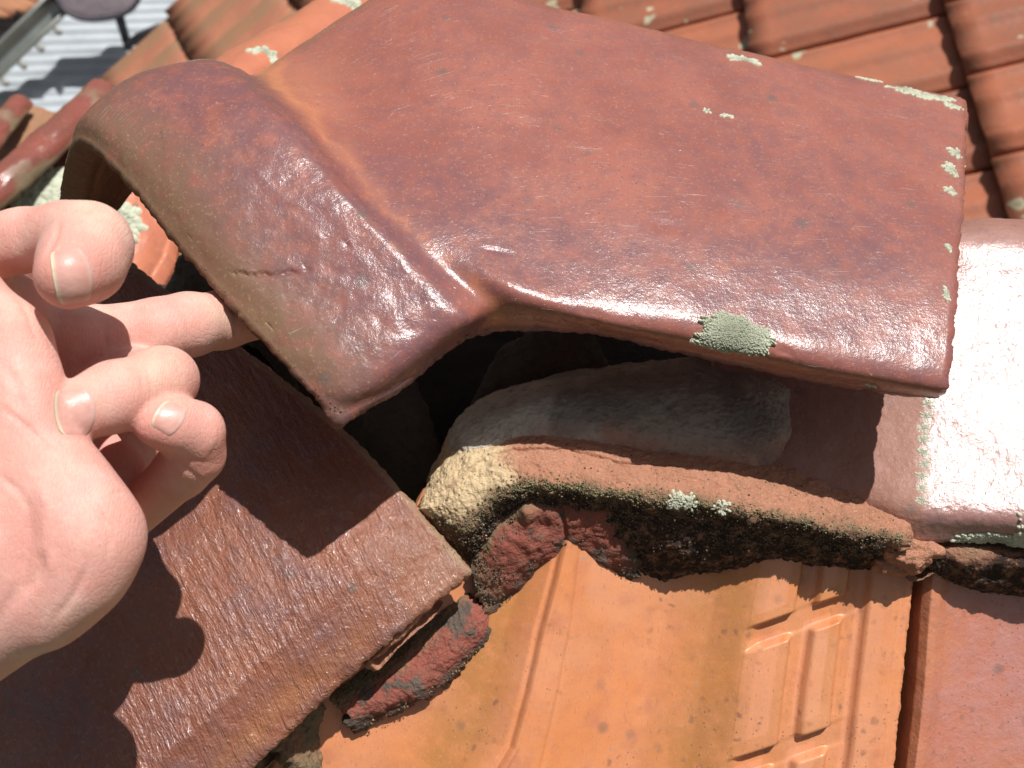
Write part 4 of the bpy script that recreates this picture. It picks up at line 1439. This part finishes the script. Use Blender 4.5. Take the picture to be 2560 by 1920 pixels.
def nail(cx, cy, gdir, wpx, lpx, side_tilt=0.0, R=.0085):
    h = cast(ht, cx, cy)
    p, n = h
    # smoothed normal from neighbours
    ns = [cast(ht, cx + dx, cy + dy) for dx in (-22, 0, 22) for dy in (-22, 0, 22)]
    n = sum(x[1] for x in ns if x is not None)
    n /= np.linalg.norm(n)
    gv = RT * gdir[0] - UP * gdir[1]
    gv = gv - (gv @ n) * n
    gv /= np.linalg.norm(gv)
    sv = np.cross(n, gv)
    sc = np.linalg.norm(p - CAM) / F_PX
    Wn, Ln = wpx * sc, lpx * sc
    na_, nb = 27, 27
    V, M = [], []
    tree = ht
    for i in range(na_):
        a = math.sin(math.pi / 2 * (-1 + 2 * i / (na_ - 1)))
        for j in range(nb):
            b = j / (nb - 1)
            # rounded cuticle, gently bowed free edge
            base = -.5 + .34 * (1 - math.sqrt(max(0, 1 - (abs(a) * .97) ** 2)))
            tip = .5 - .10 * a * a - .12 * a ** 10
            l = base + (tip - base) * b
            q = p + sv * (a * Wn / 2) + gv * (l * Ln)
            q0 = q + n * .006
            hit = tree.ray_cast(Vector(q0), Vector(-n), .03)
            qs = np.array(hit[0]) if hit[0] is not None else q
            rim_ = max(abs(a) ** 10, (1 - b / .12) ** 2 if b < .12 else 0)
            q = qs + n * (.00042 - .0007 * rim_ + .0002 * sst(.8, 1, b) * (1 - a ** 4))
            V.append(q)
            M.append((float(sst(.915, .94, b + .03 * a * a)), float(sst(.22, .05, b)) * .5, 0))
    F = []
    for i in range(na_ - 1):
        for j in range(nb - 1):
            F.append((i * nb + j, (i + 1) * nb + j, (i + 1) * nb + j + 1, i * nb + j + 1))
    nV = len(V)
    V2 = [v - n * .0005 for v in V]
    F2 = [tuple(k + nV for k in f[::-1]) for f in F]
    lp = [i * nb for i in range(na_)] + [(na_ - 1) * nb + j for j in range(1, nb)] + [i * nb + nb - 1 for i in range(na_ - 2, -1, -1)] + [j for j in range(nb - 2, 0, -1)]
    F3 = [(lp[k], lp[(k + 1) % len(lp)], lp[(k + 1) % len(lp)] + nV, lp[k] + nV) for k in range(len(lp))]
    return mesh_obj('fingernail', V + V2, F + F2 + F3, NAIL, person, attrs={'mask': M + M})


nail(188, 692, (-1, .10), 132, 92)
nail(188, 1030, (-1, .12), 112, 98)
nail(425, 1043, (-.87, -.42), 80, 70)


# ------------------------------------------------------------------ lichens, moss, crumbs
def blob_mesh(items, name, mat, parent, kind=None, label=None):
    """items: (pos, normal, dir, length, width, height, tone) -> little six-sided domes"""
    V, F, M = [], [], []
    K = 7
    for (p, n, d, l, w, hgt, tone) in items:
        s = np.cross(n, d)
        b = len(V)
        j = rnd.random() * .4
        for k in range(K):
            t = 2 * math.pi * (k + j) / K
            q = rnd.uniform(.82, 1.15)
            V.append(p + d * (l * math.cos(t) * q) + s * (w * math.sin(t) * q) - n * hgt * .3)
            M.append((tone, 0, 0))
        for k in range(K):
            t = 2 * math.pi * (k + j) / K
            V.append(p + d * (l * .72 * math.cos(t)) + s * (w * .72 * math.sin(t)) + n * hgt * .8)
            M.append((tone, 0, 0))
        V.append(p + n * hgt * rnd.uniform(.55, 1.0))
        M.append((tone * .9, 0, 0))
        for k in range(K):
            k2 = (k + 1) % K
            F.append((b + k, b + k2, b + K + k2, b + K + k))
            F.append((b + K + k, b + K + k2, b + 2 * K))
    o = mesh_obj(name, V, F, mat, parent, attrs={'mask': M})
    if kind:
        o['kind'] = kind
    if label:
        o['label'] = label
    return o


trees = {}


def tree_of(o):
    if o.name not in trees:
        trees[o.name] = bvh(o)
    return trees[o.name]


def seat(tr, q):
    h = tr.find_nearest(Vector(q))
    n = np.array(h[1])
    if n @ FW > 0:
        n = -n
    return np.array(h[0]), n


def foliose(host, cx, cy, rpx, arms=14, lobe=5.0, mat=None, sector=(0, 360), dense=1.0, stretch=(1, 1), name='lichen', hgt=.0006, inner=0.0, parent=None, label=None):
    """branching lichen growing outward from a centre, radius in frame pixels"""
    tr = tree_of(host)
    h = cast(tr, cx, cy)
    if h is None:
        return None
    p, n = h
    sc = np.linalg.norm(p - CAM) / F_PX
    items = []
    a0, a1 = sector

    def grow(pos, ang, rad, w, depth):
        nonlocal items
        L = rad
        while L > 0:
            st = w * 1.15
            c_, s_ = math.cos(ang), math.sin(ang)
            pos = (pos[0] + c_ * st * stretch[0], pos[1] + s_ * st * stretch[1])
            q = p + RT * pos[0] * sc - UP * pos[1] * sc
            q, nn = seat(tr, q)
            d = RT * c_ - UP * s_
            d = d - (d @ nn) * nn
            d /= np.linalg.norm(d) + 1e-9
            rel = math.hypot(*pos) / rpx
            ww = w * sc * (1.25 if L - st <= 0 else .85)
            items.append((q, nn, d, ww * 1.15, ww * .8, hgt * rnd.uniform(.7, 1.3), min(1, max(0, (rel - inner)) * 1.3 + .15 + rnd.uniform(-.1, .1))))
            ang += rnd.uniform(-.35, .35)
            L -= st
            if rnd.random() < .30 * dense and depth < 4 and L > st * 1.5:
                grow(pos, ang + rnd.choice((-1, 1)) * rnd.uniform(.5, 1.0), L * rnd.uniform(.5, .9), w * .92, depth + 1)
    for k in range(arms):
        ang = math.radians(a0 + (a1 - a0) * (k + rnd.uniform(.1, .9)) / arms)
        grow((rnd.uniform(-2, 2), rnd.uniform(-2, 2)), ang, rpx * rnd.uniform(.55, 1.0) * (.85 + .2 * math.sin(ang * 3 + cx) + .12 * math.sin(ang * 7 + cy)), lobe, 0)
    return blob_mesh(items, name, mat or m_lichen, parent or host, label=label)


# on the lifted tile
foliose(lifted, 1835, 838, 118, 54, 4.2, m_lichen_g, dense=1.2, stretch=(1.0, .66), inner=.2, hgt=.0014, label='round grey green lichen on the front lip')
foliose(lifted, 1862, 152, 46, 12, 4.4, sector=(150, 400), label='pale lichen sprig near the back edge')
for (x, y, r, s) in ((2215, 205, 60, (10, 170)), (2255, 220, 62, (10, 150)), (2300, 232, 60, (20, 160)), (2345, 240, 50, (20, 170)), (2385, 262, 34, (60, 180)), (2170, 198, 34, (20, 150))):
    foliose(lifted, x, y, r, 7, 3.8, sector=s, label='pale branching lichen along the back corner', hgt=.0005)
for (x, y, r) in ((2396, 385, 40), (2390, 430, 46), (2386, 480, 30), (2378, 620, 20), (2370, 735, 22), (2372, 740, 14)):
    foliose(lifted, x, y, r, 7, 3.6, sector=(100, 260), stretch=(.7, 1.1), label='pale lichen on the right edge')
for (x, y, r) in ((1768, 278, 12), (1810, 288, 6), (1828, 293, 5), (2178, 962, 14)):
    foliose(lifted, x, y, r, 5, 3.6)
# ridge cap lichen
foliose(ridge, 2500, 1352, 75, 34, 5.0, sector=(150, 390), label='pale green lichen hanging from the front edge', stretch=(1.25, .8), hgt=.0008)
foliose(ridge, 2420, 1350, 42, 14, 4.5, sector=(150, 390), hgt=.0007)
foliose(ridge, 2590, 1350, 70, 30, 5.0, sector=(120, 400), hgt=.0008)
for k in range(9):
    foliose(ridge, 2296 + rnd.uniform(-6, 10) + (9 - k) * 2.0, 1010 + k * 30, 16, 11, 2.3, hgt=.0002)
foliose(bed, 1690, 1252, 34, 16, 4.2, label='small mint lichen on the mossy edge')
foliose(bed, 1725, 1256, 26, 12, 4.0)
foliose(bed, 1802, 1268, 22, 10, 3.8)
foliose(t1, 2190, 1840, 16, 8, 3.4)
foliose(ocap, 665, 130, 42, 12, 7, hgt=.0012, label='white lichen on the orange cap')
foliose(ocap, 880, 12, 50, 16, 9, hgt=.0012)
foliose(ot, 300, 560, 60, 22, 11, hgt=.003, label='white crusty lichen lump')
foliose(fl, 75, 490, 125, 70, 13, m_lichen, dense=1.0, stretch=(.9, 1.0), inner=-.3, hgt=.002, label='broad grey green lichen patch')
foliose(fl, 225, 300, 26, 12, 8, m_lichen_g, hgt=.002)


def crumbs(host, G, N, sel, n, size, mat, name, label, parent=None, tone=(0, 1)):
    """irregular grains scattered over part of a patch grid"""
    nu, nv = G.shape[:2]
    items = []
    tries = 0
    while len(items) < n and tries < n * 20:
        tries += 1
        a, b = rnd.random(), rnd.random()
        if rnd.random() > sel(a, b):
            continue
        i, j = min(nu - 1, int(a * nu)), min(nv - 1, int(b * nv))
        nn = N[i, j] + np.array([rnd.uniform(-.6, .6) for _ in range(3)])
        nn /= np.linalg.norm(nn)
        d = np.cross(nn, (rnd.random(), rnd.random(), 1.1))
        d /= np.linalg.norm(d)
        s = size * rnd.uniform(.4, 1.5)
        p = G[i, j] + np.array([rnd.uniform(-1, 1) for _ in range(3)]) * .0003
        items.append((p, nn, d, s, s * rnd.uniform(.6, 1), s * rnd.uniform(.6, 1.3), rnd.uniform(*tone)))
    return blob_mesh(items, name, mat, parent or host, kind='stuff', label=label)


gs = lambda x, m, s: math.exp(-((x - m) / s) ** 2)
crumbs(bed, GBo, NBo, lambda a, b: gs(b, .57, .045) * (.3 + .7 * gs(a, .45, .2)), 2600, .0003, m_moss, 'moss', 'tufts of green and black moss along the front edge')
crumbs(bed, GBo, NBo, lambda a, b: (gs(b, .70, .10) + .03 * gs(b, .3, .3)) , 3600, .0003, m_soil, 'grit', 'dark sandy grit on the mortar face')
bed_done = True
crumbs(slab, GS, grid_normals(GS) * (1 if grid_normals(GS).reshape(-1, 3).mean(0) @ (-FW) > 0 else -1), lambda a, b: gs(b, 0, .12) + .3 * gs(a, 0, .2) + .1 * gs(b, .75, .2), 900, .00028, m_soil, 'grit', 'dark grit on the red slab')
NF = grid_normals(GF)
NF *= (1 if NF.reshape(-1, 3).mean(0) @ (-FW) > 0 else -1)
crumbs(frag, GF, NF, lambda a, b: gs(b, .0, .16) + .2 * gs(b, 1, .08), 1000, .0003, m_moss, 'moss', 'yellow green mossy grit along the upper side')
crumbs(lifted, GLo, NLo, lambda a, b: gs(b, 1.0, .012) * gs(a, .36, .05), 500, .0007, m_soil, 'mortar_residue', 'dark mortar crumbs stuck under the collar lip')
crumbs(lifted, GLo, NLo, lambda a, b: gs(a, 0.0, .012) * sst(.5, .8, b), 350, .00026, m_soil, 'grit', 'grit along the collar edge')


def debris(host, spots, size, mat, name, label):
    tr = tree_of(host)
    items = []
    for (x, y, n, spread) in spots:
        for _ in range(n):
            h = cast(tr, x + rnd.gauss(0, spread), y + rnd.gauss(0, spread))
            if h is None:
                continue
            p, nn = h
            d = np.cross(nn, (rnd.random() + .1, rnd.random() - .5, .3))
            d /= np.linalg.norm(d)
            q = size * rnd.uniform(.3, 1.3)
            items.append((p, nn, d, q, q * rnd.uniform(.4, 1), q * .6, rnd.random()))
    return blob_mesh(items, name, mat, host, kind='stuff', label=label)


sp = [(1900 + rnd.uniform(-550, 320), 1500 + rnd.uniform(-30, 420), 3, 6) for _ in range(70)] + [(1595, 1470, 10, 8), (1210, 1840, 14, 9), (1345, 1500, 6, 5), (1290, 1510, 6, 6), (2120, 1545, 10, 8)]
sp += [(1000 + rnd.uniform(-200, 260), 1650 + rnd.uniform(0, 250), 3, 7) for _ in range(40)]
debris(t1, sp, .00034, m_soil, 'grit', 'scattered flecks of grit')
sp = [(1170 - k * 14, 1425 + k * 13, 3, 8) for k in range(42)] + [(1140 - k * 6, 1390 - k * 8, 4, 5) for k in range(30)]
debris(hip, sp, .00032, m_moss, 'grit', 'grit and moss along the edges of the cap')
sp = [(1060 + 190 * rnd.random(), 1330 + 110 * rnd.random(), 2, 8) for _ in range(60)]
debris(bed, sp, .0005, m_bed, 'mortar_crumbs', 'loose mortar crumbs at the broken left end')

for o in list(bpy.data.objects):
    if o.parent is None and o.name.startswith('hip_cap'):
        o['group'] = 'hip caps along the roof edges'
    if o.parent is None and o.name.startswith('mortar_shade_lump'):
        o['group'] = 'old mortar humps in the gap'
    if o.parent is None and o.name in ('lifted_ridge_tile', 'ridge_cap'):
        o['group'] = 'ridge tiles'
    if o.parent is None and o.name.startswith('mortar_bed'):
        o['group'] = 'mortar beds under the ridge'
    if o.parent is None and o.name.startswith('flank_tile'):
        o['group'] = 'flanks of the far hip caps'
